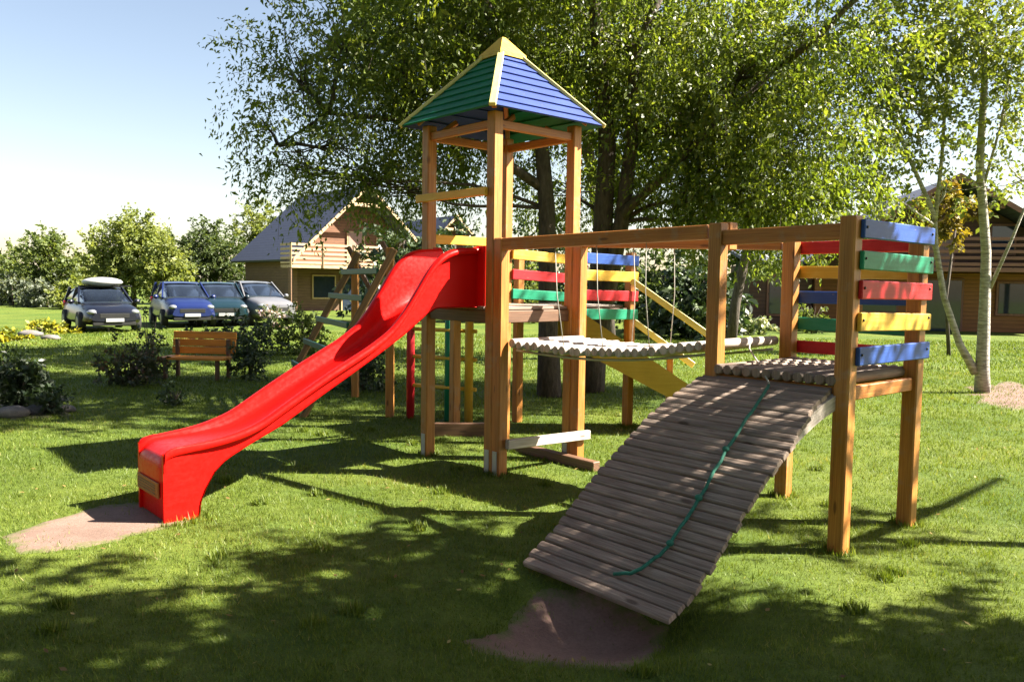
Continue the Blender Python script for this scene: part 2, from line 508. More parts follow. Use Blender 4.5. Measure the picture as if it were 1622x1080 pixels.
# ------------------------------------------------------------------ the play equipment
TH = .7202
r = Vector((math.cos(TH), math.sin(TH), 0)); l = Vector((-math.sin(TH), math.cos(TH), 0)); UP = Vector((0, 0, 1))
S = .98
B = Vector((-.1715, 7.2638, 0)); A = B + l*S; C = B + r*S; D = A + r*S
TH2 = .7135
r2 = Vector((math.cos(TH2), math.sin(TH2), 0)); l2 = Vector((-math.sin(TH2), math.cos(TH2), 0)); S2 = .9894
G = Vector((2.1219, 5.1938, 0)); H = G + r2*S2; Ec = G + l2*S2; F = H + l2*S2
W = .105
def Z(p, z): return Vector((p.x, p.y, z))
def post(mb, p, z0, z1, dirx=r, w=W):
    mb.obox(Z(p, (z0+z1)/2), dirx, UP.cross(dirx), UP, w/2, w/2, (z1-z0)/2, .009, 2)
    return mb
def bolt(p, n, parent, rad=.014, ln=.014):
    mb = MB(); mb.tube([p, p + n*ln, p + n*(ln+.004)], [rad, rad, rad*.6], 8)
    return mb.build("bolt", BLACK, parent)

tower = empty("play_tower", B + (r + l)*S*.5, "tall wooden play tower with blue and green pyramid roof", "play tower")
for p, extra in ((A, None), (B, None), (C, None), (D, None)):
    post(MB(), p, -.02, 3.19).build("post", PINE, tower)
for p in (B, C):                                   # doubled lower posts that carry the bridge rails
    post(MB(), p - l*(W + .004), -.02, 2.09).build("post", PINE2, tower)
# steel shoes and bolts at the feet
for p in (A, B, C, B - l*(W+.004)):
    mb = MB(); mb.obox(Z(p - r*(W/2 + .003), .11), r, l, UP, .003, .03, .11, .001)
    mb.obox(Z(p + r*(W/2 + .003), .09), r, l, UP, .003, .03, .09, .001)
    mb.build("foot_bracket", STEEL, tower)
for p in (A, B, C):
    for z in (.06, .16, 1.42, 2.02): bolt(Z(p, z) + r*(W/2) + l*.0, r, tower)
for z in (.08, .2, 1.35, 1.98): bolt(Z(B - l*(W+.004), z) + r*(W/2), r, tower)
# platform
mb = MB()
e = W/2
for (p, q) in ((A, B), (B, C), (C, D), (D, A)):
    d = (q - p).normalized(); mb.beam(Z(p + d*e, 1.40), Z(q - d*e, 1.40), .05, .11)
mb.build("platform_frame", BROWNWOOD, tower)
mb = MB()
for i in range(9):
    c = B + l*(S*(i + .5)/9)
    mb.beam(Z(c - r*.02, 1.474), Z(c + r*(S + .02), 1.474), S/9 - .008, .03)
mb.build("platform_deck", GREYWOOD, tower)
# rails and slats on the tower
MB().beam(Z(A + l*.10 - r*(e+.022), 2.50), Z(B + l*.02 - r*(e+.022), 2.50), .04, .075).build("guard_rail", YEL_P, tower)
MB().beam(Z(A + r*e + l*.03, 2.12), Z(D - r*e + l*.03, 2.12), .03, .09).build("slat", YEL_P, tower)
MB().beam(Z(D + l*.03, 2.12), Z(D + r*.001 - l*(S*.02) , 2.12), .03, .05).build("rail_bracket", STEEL, tower)
mb = MB()   # ladder-side low beams
def on_plane(px, py, P0, n):
    d = _ray(px, py); o_ = Vector((0, 0, CAM_H))
    return o_ + d*((P0 - o_).dot(n)/d.dot(n))
sp0 = B - l*(e + W + .035)
mb.beam(on_plane(803, 704, sp0, l), on_plane(933, 688, sp0, l), .05, .085)
mb.build("step_board", PALEWOOD, tower)
# roof frame
mb = MB()
for (p, q) in ((A, B), (B, C), (C, D), (D, A)):
    d = (q - p).normalized()
    mb.beam(Z(p + d*e, 3.085), Z(q - d*e, 3.085), .05, .075)
    mb.beam(Z(p + d*(e + .005), 3.06), Z(p + d*.30, 3.20) - d.cross(UP)*.10, .035, .05)
ctr = B + (r + l)*S*.5
for sx, sy in ((1, 1), (1, -1), (-1, 1), (-1, -1)):
    mb.beam(Z(ctr + r*sx*.58 + l*sy*.58, 3.22), Z(ctr + r*sx*.05 + l*sy*.05, 3.80), .045, .07)
mb.build("roof_frame", PINE2, tower)
HS, ZE, ZA = .675, 3.175, 3.93
for nrm, tan_, mat, lab in ((-r, l, ROOF_G, "dark green plank roof panel"), (-l, r, ROOF_B, "blue plank roof panel"), (r, l, ROOF_G, "dark green plank roof panel"), (l, r, ROOF_B, "blue plank roof panel")):
    mb = MB(); n = 9
    sl = (nrm*(-HS) + UP*(ZA-ZE)).normalized()
    out = (nrm*(ZA-ZE) + UP*HS).normalized()
    for i in range(n):
        t0, t1 = i/n - (.02 if i else 0), (i+1)/n
        if i == n-1: t1 = .985
        def P(t, s, lift): return ctr + nrm*(HS*(1-t)) + tan_*(HS*(1-t)*s) + UP*(ZE + (ZA-ZE)*t) + out*lift
        f = [P(t0, -1, .030), P(t0, 1, .030), P(t1, 1, .012), P(t1, -1, .012)]
        b = [P(t0, -1, .012), P(t0, 1, .012), P(t1, 1, -.006), P(t1, -1, -.006)]
        mb.add(f + b, [(0, 1, 2, 3), (7, 6, 5, 4), (0, 4, 5, 1), (1, 5, 6, 2), (2, 6, 7, 3), (3, 7, 4, 0)],
               [(q.dot(tan_) + i*3.1, q.dot(sl)) for q in f + b])
    mb.build("roof_panel", mat, tower, lab)
for sx, sy in ((1, 1), (1, -1), (-1, 1), (-1, -1)):
    MB().beam(Z(ctr + r*sx*(HS+.02) + l*sy*(HS+.02), ZE+.012), Z(ctr + r*sx*.06 + l*sy*.06, ZA-.02), .062, .034, up=(r*sx+l*sy+UP).normalized()).build("hip_batten", CREAM_P, tower)
mb = MB()
q = [ctr + (r*a + l*b)*.16 + UP*(ZA-.085) for a, b in ((-1, -1), (1, -1), (1, 1), (-1, 1))]
q2 = [p - UP*.035 for p in q]; top = [ctr + (r*a + l*b)*.02 + UP*(ZA+.085) for a, b in ((-1, -1), (1, -1), (1, 1), (-1, 1))]
mb.add(q2 + q + top, [(0, 1, 5, 4), (1, 2, 6, 5), (2, 3, 7, 6), (3, 0, 4, 7), (4, 5, 9, 8), (5, 6, 10, 9), (6, 7, 11, 10), (7, 4, 8, 11), (8, 9, 10, 11), (3, 2, 1, 0)])
mb.build("roof_cap", YEL_P, tower)

# ---- red slide
M0 = (A + B)*.5 - r*.0
def interp(x, pts): return float(np.interp(x, [p[0] for p in pts], [p[1] for p in pts]))
RIM = [(0, 2.02), (.28, 2.0), (.42, 1.945), (.55, 1.82), (.71, 1.585), (.82, 1.43), (.95, 1.295), (1.12, 1.185), (1.29, 1.095), (1.5, .985), (1.73, .855), (1.9, .755), (2.05, .665), (2.15, .622), (2.30, .578), (2.45, .553), (2.6, .538), (2.77, .522)]
LOW = [(0, 1.485), (.46, 1.485), (.58, 1.42), (.805, 1.255), (1.05, 1.105), (1.29, .965), (1.57, .805), (1.89, .615), (2.14, .50), (2.33, .405), (2.42, .32), (2.48, .22), (2.52, .12), (2.53, .0)]
BED = [(0, 1.51), (.35, 1.50), (.50, 1.45), (.65, 1.34), (.8, 1.225), (1.0, 1.10), (1.29, .96), (1.6, .795), (1.9, .632), (2.05, .565), (2.2, .530), (2.4, .515), (2.55, .510), (2.68, .506)]
def smooth_pts(pts, n):
    x = np.linspace(pts[0][0], pts[-1][0], n); y = np.interp(x, [p[0] for p in pts], [p[1] for p in pts])
    k = np.ones(3)/3; yp = np.pad(y, 1, mode='edge'); ys = np.convolve(yp, k, 'valid'); ys[0], ys[-1] = y[0], y[-1]
    return x, ys
slide = empty("red_slide", Z(M0 - r*1.4, 0), "glossy red wavy fibreglass slide running down from the tower", "slide")
def SP(s, w, z): return Vector((M0.x - r.x*s + l.x*w, M0.y - r.y*s + l.y*w, z))
HWID = .28
NS = 64
xs = np.linspace(0, 2.63, NS)
_, rim = smooth_pts([(x, interp(x, RIM)) for x in xs], NS)
_, bed = smooth_pts([(x, interp(x, BED)) for x in xs], NS)
# upper skin: outer rim - rolled lip - inner wall - bed - inner wall - lip
P = []
for i, s in enumerate(xs):
    zr, zb = rim[i], min(bed[i], rim[i]-.03)
    fl = .06*max(0, 1 - s/.6)     # flares a little at the top
    hw = HWID + fl*.3
    row = []
    tp = min(1.0, max(0.0, (2.72 - s)/.5)); zr_ = zr
    prof = [(1.0, zr-.062), (1.13, zr-.060), (1.16, zr-.040), (1.14, zr-.014), (1.06, zr), (.97, zr-.002), (.90, zr-.014), (.865, zr-.04)]
    for f, z in prof: row.append((hw*(min(f, 1.0) + max(0, f - 1.0)*tp), z))
    dz = (zr - .04) - zb
    for f, q in ((.84, .45), (.78, .15), (.68, .03), (.5, 0), (.18, .0)): row.append((hw*f, zb + dz*q))
    row.append((0, zb))
    row = row + [(-a, b) for a, b in row[:-1][::-1]]
    P.append([SP(s, a, b) for a, b in row])
# rounded nose: carry the bed over and down the front
last = [((p - SP(xs[-1], 0, 0)).dot(l), p.z) for p in P[-1]]
for k in range(12):
    a = min(1.0, (k + 1)/8)*math.pi/2
    base = []
    for w, zz in last:
        inner = max(0.0, 1 - (abs(w)/(HWID*.95))**8)
        ds, dzv = .155*math.sin(a), .13*(1 - math.cos(a)) + max(0, k - 7)*.05
        edge = .135*math.sin(a)
        base.append(SP(2.63 + ds*inner + edge*(1-inner), w, max(0.0, zz - dzv*(1 if inner > .3 else .35))))
    P.append(base)
mb = MB(); mb.grid(P, True, True)
mb.build("chute", SLIDE_M, slide)
# side walls (with the outer leg that curves down to the ground)
for sgn in (1, -1):
    mb = MB(); rows = []
    # outline sampled along s: outer face from LOW to RIM
    ss = np.concatenate([np.linspace(0, 2.40, 46), np.linspace(2.42, 2.53, 14), np.linspace(2.56, 2.775, 8)])
    for s in ss:
        zr = float(np.interp(s, xs, rim)) - .05; zl = interp(s, LOW) if s < 2.53 else 0.0
        fl = .06*max(0, 1 - s/.6); hw = HWID + fl*.3
        zl = min(zl, zr - .03)
        rows.append([SP(s, sgn*hw*.985, zl + (zr - zl)*q) for q in np.linspace(0, 1, 7)])
    mb.grid(rows, True, sgn < 0)
    # inner skin for thickness
    rows2 = [[p - l*sgn*.030 for p in rw] for rw in rows]
    mb.grid(rows2, True, sgn > 0)
    # bottom lip that closes the wall thickness and flares out slightly
    lip = [[rw[0] + l*sgn*.012 - UP*.004, rw[0] - UP*.010, rw2[0]] for rw, rw2 in zip(rows, rows2)]
    mb.grid(lip, True, sgn > 0)
    endf = [[a, b] for a, b in zip(rows[-1], rows2[-1])]
    mb.grid(endf, False, sgn > 0)
    mb.build("side_wall", SLIDE_M, slide)
# lower front panel between the walls, and the label plate
mb = MB()
mb.obox(SP(2.742, 0, .14), r, l, UP, .012, HWID*.93, .14, .004)
mb.build("front_panel", SLIDE_M, slide)
LABEL_M = paint("label_plate", (.30, .085, .025), (.36, .13, .04), .5)
mb = MB(); mb.obox(SP(2.792, .0, .225), r, l, UP, .006, HWID*.80, .055, .002); mb.build("label_plate", LABEL_M, slide)
mb = MB()
for z in (.205, .225, .245, .262):
    mb.obox(SP(2.799, 0.02, z - .01), r, l, UP, .0012, HWID*.66, .004, .0005)
mb.build("label_print", BROWNWOOD, slide)
# back flange at the tower
for w_ in (-.335, .335):
    mb = MB(); mb.obox(SP(.015, w_, 1.76), r, l, UP, .012, .055, .27, .004)
    mb.build("mounting_flange", SLIDE_M, slide)

# ---- log bridge between tower and second platform
b0, b1 = B - l*(W + .06), Ec + l2*.05
c0, c1 = C - l*(W + .06), F + l2*.05
bridge = empty("log_bridge", (b0 + c1)*.5, "hanging bridge of pale round logs between tower and platform", "bridge")
mb = MB(); nlog = 25
for i in range(nlog):
    t = (i + .5)/nlog
    zz = 1.175 + .095*t - .07*math.sin(math.pi*t) + random.uniform(-.006, .006)
    p, q = b0.lerp(b1, t), c0.lerp(c1, t)
    d = (q - p).normalized()
    o0, o1 = random.uniform(-.02, .015), random.uniform(-.02, .02)
    rd = random.uniform(.037, .042)
    mb.tube([Z(p + d*(.05 + o0), zz), Z(p + d*(.058 + o0), zz), Z(q - d*(.06 + o1), zz), Z(q - d*(.05 + o1), zz)], [rd*.86, rd, rd, rd*.86], 10)
mb.build("log_deck", PALEWOOD, bridge)
ROPE = plain("hemp_rope", (.36, .34, .30), .85)
for (p, q) in ((b0, b1), (c0, c1)):
    d = (c0 - b0).normalized()*(.14 if p is b0 else -.14)
    mb = MB()
    mb.tube([Z(p.lerp(q, t) + d, 1.11 + .095*t - .07*math.sin(math.pi*t)) for t in np.linspace(0, 1, 14)], .012, 6)
    mb.build("support_cable", STEEL, bridge)
RAILS = ((Z(B - l*(W*.5 + .02) + r*0 - r*(e*.2), 2.035), Z(Ec + l2*.02 - r2*0, 2.09)), (Z(C - l*(W*.5 + .02), 2.10), Z(F + l2*.02, 2.045)))
for p, q in RAILS:
    MB().beam(p - l*(W*.5+.01), q + (p - q).normalized()*W*.5, .075, .105).build("hand_rail", PINE2, bridge)
for (p, q), (da, db) in ((RAILS[0], (b0, b1)), (RAILS[1], (c0, c1))):
    for t in (.30, .50, .72):
        a_ = p.lerp(q, t); bz = 1.20 + .095*t - .07*math.sin(math.pi*t)
        mb = MB(); mb.tube([a_ - UP*.04, Z(a_.lerp(Z(da.lerp(db, t), 0), .5), (a_.z+bz)/2), Z(da.lerp(db, t) + (c0-b0).normalized()*(.06 if da is b0 else -.06), bz)], .0042, 5)
        mb.build("hanging_rope", ROPE, bridge)

# ---- second platform with coloured slats
plat = empty("slatted_platform", (G + F)*.5, "low wooden platform fenced with red yellow blue and green slats", "play platform")
for p, zt in ((G, 2.15), (H, 2.12), (Ec, 2.15), (F, 2.08)):
    post(MB(), p, -.02, zt, r2).build("post", PINE, plat)
MB().obox(Z(Ec + r2*(W + .006) + l2*.0, 2.06), r2, l2, UP, W/2, W/2, .10, .008, 2).build("post_block", PINE, plat)
for p in (G, H, F):
    mb = MB(); mb.obox(Z(p + r2*(W/2 + .004), .14), r2, l2, UP, .004, .03, .14, .001); mb.build("foot_bracket", STEEL, plat)
for p in (G, H):
    for z in (.11, .22): bolt(Z(p, z) + r2*(W/2 + .008), r2, plat, .022, .034)
    for z in (1.05, 1.5): bolt(Z(p, z) + r2*(W/2), r2, plat)
mb = MB()
for p, q in ((G, H), (H, F), (F, Ec), (Ec, G)):
    d = (q - p).normalized(); mb.beam(Z(p + d*e, 1.025), Z(q - d*e, 1.025), .05, .09)
mb.build("platform_frame", PINE2, plat)
mb = MB(); n = 12
for i in range(n):
    c = G + l2*(.03 + (S2 - .06)*(i + .5)/n) 
    mb.tube([Z(c - r2*.06, 1.108), Z(c - r2*.052, 1.108), Z(c + r2*(S2 + .035), 1.108), Z(c + r2*(S2 + .04), 1.108)], [.030, .037, .037, .032], 10)
mb.build("log_deck", GREYWOOD, plat)
MB().beam(Z(Ec - l2*e, 2.045), Z(G + l2*e, 2.055), .06, .105).build("hand_rail", PINE2, plat)
for z, m in ((2.07, BLU_P), (1.875, GRN_P), (1.69, RED_P), (1.488, YEL_P), (1.268, BLU_P)):
    dz = random.uniform(-.012, .012)
    MB().beam(Z(G + r2*.012 - l2*(e + .016), z), Z(H + r2*.06 - l2*(e + .016), z + dz - .012), .030, .118).build("slat", m, plat)
    sl_ = COL.objects[-1]
    for f_ in (.04, S2 + .01): bolt(Z(G + r2*f_ - l2*(e + .030), z + .01), -l2, sl_, .009, .006)
for z, m in ((2.01, RED_P), (1.82, YEL_P), (1.62, BLU_P), (1.412, GRN_P), (1.225, RED_P)):
    MB().beam(Z(F + l2*e*.2 + r2*(e + .016), z), Z(H + r2*(e + .016) - l2*.02, z + random.uniform(-.01, .01)), .03, .098).build("slat", m, plat)

# ---- curved climbing ramp
ramp_o = empty("climbing_ramp", Z((Ec + G)*.5 - r2*.8, 0), "steep curved ramp of grey brown poles leaning on the platform", "ramp")
RAMP = [(0, 1.05), (.25, .985), (.5, .88), (.75, .745), (1.0, .585), (1.25, .40), (1.5, .205), (1.66, .095), (1.80, .015)]
rx = np.linspace(0, 1.80, 400); rz = np.interp(rx, [p[0] for p in RAMP], [p[1] for p in RAMP])
rz = np.convolve(np.pad(rz, 20, mode='edge'), np.ones(41)/41, 'valid'); rz[:15] = np.interp(rx[:15], [p[0] for p in RAMP], [p[1] for p in RAMP]); 
arc = np.concatenate([[0], np.cumsum(np.hypot(np.diff(rx), np.diff(rz)))])
np_ = 29
mb = MB(); last = None
def RP(s, w, z): return Vector((Ec.x - r2.x*s - l2.x*w, Ec.y - r2.y*s - l2.y*w, z))
pw = arc[-1]/np_
for i in range(np_):
    a = (i + .5)*pw
    s, z = float(np.interp(a, arc, rx)), float(np.interp(a, arc, rz))
    s2, z2 = float(np.interp(a + .02, arc, rx)), float(np.interp(a + .02, arc, rz))
    T = (RP(s2, 0, z2) - RP(s, 0, z)).normalized(); 
    N = T.cross(-l2).normalized()
    if N.z < 0: N = -N
    j = random.uniform(-.004, .004)
    o0, o1 = random.uniform(-.012, .012), random.uniform(-.012, .012)
    # half-round pole: 7-point cross-section, flat below
    prof = [(-.485, -.016), (-.48, .002), (-.40, .012), (-.18, .017), (.18, .017), (.40, .012), (.48, .002), (.485, -.016)]
    e0, e1 = -.06 + o0, S2 - .07 + .13*min(1, max(0, (s - .09)/.6)) + o1
    Vv, U = [], []
    ou, ov = random.random()*40, random.random()*40
    for w in (e0, e0+.006, e1-.006, e1):
        k = .9 if w in (e0, e1) else 1
        for (q, hgt) in prof:
            Vv.append(RP(s, w, z) + T*(q*pw*.97*k) + N*(hgt*k + j)); U.append((w + ou, q*pw + ov))
    m_ = len(prof); Fc = []
    for a_ in range(3):
        for k in range(m_):
            k2 = (k+1) % m_
            Fc.append((a_*m_+k, a_*m_+k2, (a_+1)*m_+k2, (a_+1)*m_+k))
    Fc += [tuple(reversed(range(m_))), tuple(range(3*m_, 4*m_))]
    Fc = [f[::-1] for f in Fc]
    mb.add(Vv, Fc, U)
mb.build("pole_surface", GREYWOOD, ramp_o)
for w in (.03, S2 - .075):
    mb = MB(); rows = []
    for k in range(24):
        a = arc[-1]*k/23*.955
        s, z = float(np.interp(a, arc, rx)), float(np.interp(a, arc, rz))
        top = z - .022
        hs = .095*min(1, .25 + (23 - k)*.15)
        rows.append([RP(s, w, top), RP(s, w, top - hs), RP(s, w + .045, top - hs), RP(s, w + .045, top), RP(s, w, top)])
    mb.grid(rows, False); mb.build("stringer", PALEWOOD, ramp_o)

# ---- green climbing rope on the ramp
def ramp_pt(s, w, up=.045):
    return RP(s, w, float(np.interp(s, rx, rz)) + up)
def px_on_ramp(px, py):
    d = _ray(px, py)
    best = None
    for k in range(60, 800):
        t = k*.01
        p = Vector((0, 0, CAM_H)) + d*t
        s = -(p - Ec).dot(r2)
        if 0 <= s <= 1.80 and p.z <= float(np.interp(s, rx, rz)) + .04:
            return Vector((p.x, p.y, float(np.interp(s, rx, rz)) + .040))
    return None
GROPE = plain("green_rope", (.015, .13, .085), .8, var=.3, sc=40)
rp_px = [(1218, 612), (1196, 645), (1180, 668), (1150, 715), (1122, 765), (1108, 790), (1085, 825), (1062, 862), (1046, 880), (1022, 898), (1000, 908), (972, 910)]
rp = [q for q in (px_on_ramp(*p) for p in rp_px) if q is not None]
topr = F.lerp(Ec, .08) + UP*2.02
mb = MB()
pts = []
for i in range(len(rp)-1):
    for t in (0, .34, .67): pts.append(rp[i].lerp(rp[i+1], t) + Vector((random.uniform(-.006, .006), random.uniform(-.006, .006), random.uniform(0, .006))))
pts.append(rp[-1])
mb.tube(pts, .0105, 7)
mb.blob(pts[15] + UP*.005, .024, .024, .02); mb.blob(pts[9] + UP*.005, .022, .022, .02); mb.blob(pts[21] + UP*.005, .022, .022, .018)
rope = mb.build("climbing_rope", GROPE)
tag(rope, "dark green knotted climbing rope lying down the pole ramp", "rope")
mb = MB()
low = rp[0]; hang = c0.lerp(c1, .985) - r2*.42
mb.tube([Z(hang, 1.31), Z(hang, 1.22) - r2*.05 - l2*.03, hang.lerp(low, .55) + UP*(low.z + .10 - hang.lerp(low, .55).z), low + UP*.02], .007, 6)
mb.build("rope_end", ROPE, rope)

# ---- rear platform behind the tower: fence of slats, yellow ramp
I_ = Vector((1.40, 9.80, 0)); di = (I_ - D).normalized(); dl = Vector((-di.y, di.x, 0)); Mid = D + (I_ - D)*.52
rear = empty("rear_platform", Z(Mid + dl*.5, 0), "rear wooden platform with pale coloured slats behind the tower", "play platform")
for p in (I_, Mid, I_ + dl*1.0, Mid + dl*1.0, D + dl*1.0 + di*.05):
    post(MB(), p, -.02, 2.08, di, .10).build("post", PINE, rear)
mb = MB()
for p, q in ((D + di*.08, I_), (I_, I_ + dl), (D + dl + di*.1, I_ + dl)):
    d = (q - p).normalized(); mb.beam(Z(p + d*.06, 1.36), Z(q - d*.06, 1.36), .05, .13)
mb.build("platform_frame", BROWNWOOD, rear)
mb = MB(); 
for i in range(8):
    c = D + dl*(.06 + (i + .5)*.12)
    mb.beam(Z(c + di*.08, 1.442), Z(c + di*1.83, 1.442), .112, .03)
mb.build("platform_deck", PALEWOOD, rear)
fo = -dl*.068
for z, m in ((1.975, YEL_P), (1.765, RED_P), (1.56, GRN_P)):
    MB().beam(Z(D + di*.04 + fo, z + .03), Z(Mid - di*.02 + fo, z - .01), .03, .105).build("slat", m, rear)
for z, m in ((1.99, BLU_P), (1.80, YEL_P), (1.575, RED_P), (1.36, GRN_P)):
    MB().beam(Z(Mid + di*.02 + fo, z + .005), Z(I_ + di*.06 + fo, z - .01), .03, .12).build("slat", m, rear)
# yellow plank ramp with handrails
SHADED_YEL_P = paint("shaded_yellow_paint", (.27, .19, .022), (.36, .27, .06))  # shade on the slide's side put into a darker olive yellow
ywr = empty("plank_slide", (1.7, 9.45, 0), "sloping yellow plank slide with yellow handrails behind the log bridge", "slide")
def YP(x, y, dz=0): return Vector((x, y, 1.44 - .655*(x - .62) + dz))
xe = 2.75
mb = MB(); mb.prism([YP(.62, 9.22), YP(xe, 9.22), YP(xe, 9.22, -.05), YP(.62, 9.22, -.05)], (0, .62, 0)); mb.build("bed", SHADED_YEL_P, ywr)
for y in (9.17, 9.845):
    mb = MB(); mb.prism([YP(.55, y, .05), YP(xe, y, .05), YP(xe+.02, y, -.10), YP(.55, y, -.42)], (0, .045, 0)); mb.build("side_board", SHADED_YEL_P, ywr)
for (p0, p1) in ((Vector((1.40, 9.70, 1.75)), Vector((2.42, 9.55, 1.04))), (Vector((1.42, 9.88, 1.29)), Vector((2.2, 9.88, .74)))):
    MB().beam(p0, p1, .035, .075).build("hand_rail", CREAM_P, ywr)
for x in (1.92, 2.38):
    MB().beam((x, 9.93, -.02), (x, 9.93, 1.44 - .69*(x-.98)+.1), .07, .07).build("rail_post", PINE, ywr)
# climbing poles behind the tower
poles = empty("climbing_pole_frame", gnd(700, 666), "frame of red green and yellow climbing poles under the tower", "climbing frame")
pr, pg, py_ = gnd(650, 662), gnd(711, 667), gnd(742, 671)
for p, m, rad in ((pr, RED_P, .05), (pg, GRN_P, .058), (py_, YEL_P, .052)):
    MB().tube([Z(p, -.02), Z(p, .8), Z(p, 1.62)], rad, 12).build("pole", m, poles)
for z in (.42, .78, 1.12, 1.45):
    MB().tube([Z(pr, z), Z(py_ + (py_ - pr)*.12, z)], .024, 8).build("rung", YEL_P, poles)
MB().beam(Z(pr, 1.66), Z(py_ + (py_ - pr)*.15, 1.66), .07, .08).build("top_beam", PINE, poles)
MB().beam(gnd(684, 690) + UP*.07, gnd(768, 690) + UP*.07, .07, .15).build("base_board", BROWNWOOD, poles)
# A-frame climber with green boards, left of the tower
af = empty("ladder_climber", (-2.4, 11.1, 0), "leaning wooden climber with green boards behind the red slide", "climbing frame")
tops = []
for (px_, py0, fx, fy) in ((-1.53, 10.26, -2.61, 10.42), (-2.30, 12.0, -3.40, 12.15)):
    post(MB(), Vector((px_, py0, 0)), -.02, 2.12, Vector((1, 0, 0)), .10).build("post", PINE, af)
    f0, f1 = Vector((fx, fy, -.02)), Vector((px_ + .07, py0 - .085, 2.10))
    f0.y = py0 - .085
    MB().beam(f0, f1, .08, .11, up=(0, 1, 0)).build("leaning_leg", LEGWOOD, af)
    MB().beam(Vector((px_ + .25, py0 + .09, 1.5)), Vector((px_ - .12, py0 + .09, 2.2)), .06, .09, up=(0, 1, 0)).build("cross_piece", BROWNWOOD, af)
    tops.append((f0, f1))
for z in (1.83, 1.49, 1.15, .82, .5, .2):
    q = [f0.lerp(f1, (z + .02)/2.12) for f0, f1 in tops]
    d = (q[1] - q[0]).normalized()
    MB().beam(q[0] - d*.05 - Vector((.075, 0, 0)), q[1] + d*.08 - Vector((.075, 0, 0)), .035, .075).build("board", GRN_D, af)
# ground sleeper
tag(MB().beam(gnd(798, 708) + UP*.04, gnd(945, 746) + UP*.04, .09, .09).build("ground_sleeper", BROWNWOOD), "dark timber sleeper lying in the grass below the log bridge", "sleeper")

def tufts():
    V, R = [], []
    spots = [(p, W*.75) for p in (A, B, C, D, G, H, Ec, F, I_, Mid, B - l*W, C - l*W)] + [(pr, .06), (pg, .06), (py_, .06)]
    spots += [(SP(s_, w_, 0), .10) for s_ in (2.55, 2.7) for w_ in (-.31, .31)]
    spots += [(Vector((rng.uniform(-.6, .6)*y_, y_, 0)), .07) for y_ in rng.uniform(3.2, 9.5, 40)]
    for p, rad in spots:
        n = 120 if rad > .065 else 46
        a = rng.uniform(0, 2*np.pi, n); q = rad*rng.uniform(.7, 1.5, n) if rad > .07 else rad*rng.uniform(0, 1, n)
        x, y = p.x + np.cos(a)*q, p.y + np.sin(a)*q
        hh = rng.uniform(.03, .07, n); la = rng.uniform(0, 2*np.pi, n); ln = rng.uniform(.1, .8, n); w = .0028 + .0004*p.y
        Bp = np.stack([x, y, ground_z(x, y)], 1); Dv = np.stack([np.cos(la + 1.57), np.sin(la + 1.57), 0*a], 1)*w
        T = Bp + np.stack([np.cos(la)*ln*hh, np.sin(la)*ln*hh, hh], 1)
        V.append(np.stack([Bp - Dv, Bp + Dv, T], 1)); R.append(np.clip(rng.normal(.45, .2, n), 0, 1))
    V, R = np.concatenate(V), np.concatenate(R)
    ok = ~(in_poly(V[:, 0, 0], V[:, 0, 1], PAD1) | in_poly(V[:, 0, 0], V[:, 0, 1], PAD2))
    o = quad_mesh("grass_tufts", V[ok], R[ok], bpy.data.materials["grass_blade"])
    tag(o, "longer unmown grass tufts around post feet and in the lawn", "grass", kind="stuff")
    n = 170
    y = rng.uniform(2.6, 10, n); x = rng.uniform(-.66, .66, n)*y
    c = np.stack([x, y, ground_z(x, y) + rng.uniform(.014, .03, n)], 1); a = rng.uniform(0, 2*np.pi, n); sz = rng.uniform(.012, .024, n)
    ax = np.stack([np.cos(a), np.sin(a), rng.uniform(-.4, .4, n)], 1)*sz[:, None]; sd_ = np.stack([-np.sin(a), np.cos(a), rng.uniform(-.5, .5, n)], 1)*(sz*.5)[:, None]
    o = quad_mesh("fallen_leaves", np.stack([c - ax, c + sd_, c + ax, c - sd_], 1), rng.random(n), leafmat("dry_leaf", [(0, (.09, .05, .02)), (.5, (.22, .15, .05)), (1, (.34, .28, .10))], .2, .03))
    tag(o, "scattered dry fallen leaves lying in the grass", "leaves", kind="stuff")
tufts()

# ------------------------------------------------------------------ vegetation
def bark(name, a, b, sc=(6, 6, 1.6)):
    m, nt, bs, L = new_mat(name)
    n = noise(nt, 3, 7, .7, mapped(nt, "Object", sc))
    rr = ramp(nt, [(.35, a), (.65, b)]); L.new(n.outputs[0], rr.inputs[0]); L.new(rr.outputs[0], bs.inputs["Base Color"])
    bs.inputs["Roughness"].default_value = .9
    bump(nt, n.outputs[0], bs, .9, .03)
    return m
BARK = bark("dark_bark", (.035, .026, .02), (.11, .085, .065))
BIRCH = bark("birch_bark", (.16, .14, .12), (.50, .47, .42), (2, 2, 9))
LEAF_BIG = leafmat("willow_leaf", [(0, (.058, .092, .012)), (.5, (.130, .182, .022)), (1, (.23, .26, .042))], .6, .04, .45)
LEAF_BIRCH = leafmat("birch_leaf", [(0, (.09, .13, .02)), (.5, (.15, .19, .03)), (1, (.24, .26, .05))], .5, .08, .4)
LEAF_FAR = leafmat("far_leaf", [(0, (.075, .11, .028)), (.5, (.12, .16, .045)), (1, (.18, .21, .065))], .5, .02)
LEAF_LIGHT = leafmat("light_leaf", [(0, (.12, .155, .04)), (.5, (.18, .215, .055)), (1, (.25, .27, .08))], .5, .02)
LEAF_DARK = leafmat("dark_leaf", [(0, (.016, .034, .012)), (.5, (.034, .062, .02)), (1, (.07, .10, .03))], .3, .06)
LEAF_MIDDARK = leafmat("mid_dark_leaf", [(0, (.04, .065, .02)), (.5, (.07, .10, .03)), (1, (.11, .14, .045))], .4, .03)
LEAF_GREY = leafmat("grey_leaf", [(0, (.07, .09, .055)), (.5, (.13, .155, .10)), (1, (.19, .21, .15))], .4, .04)
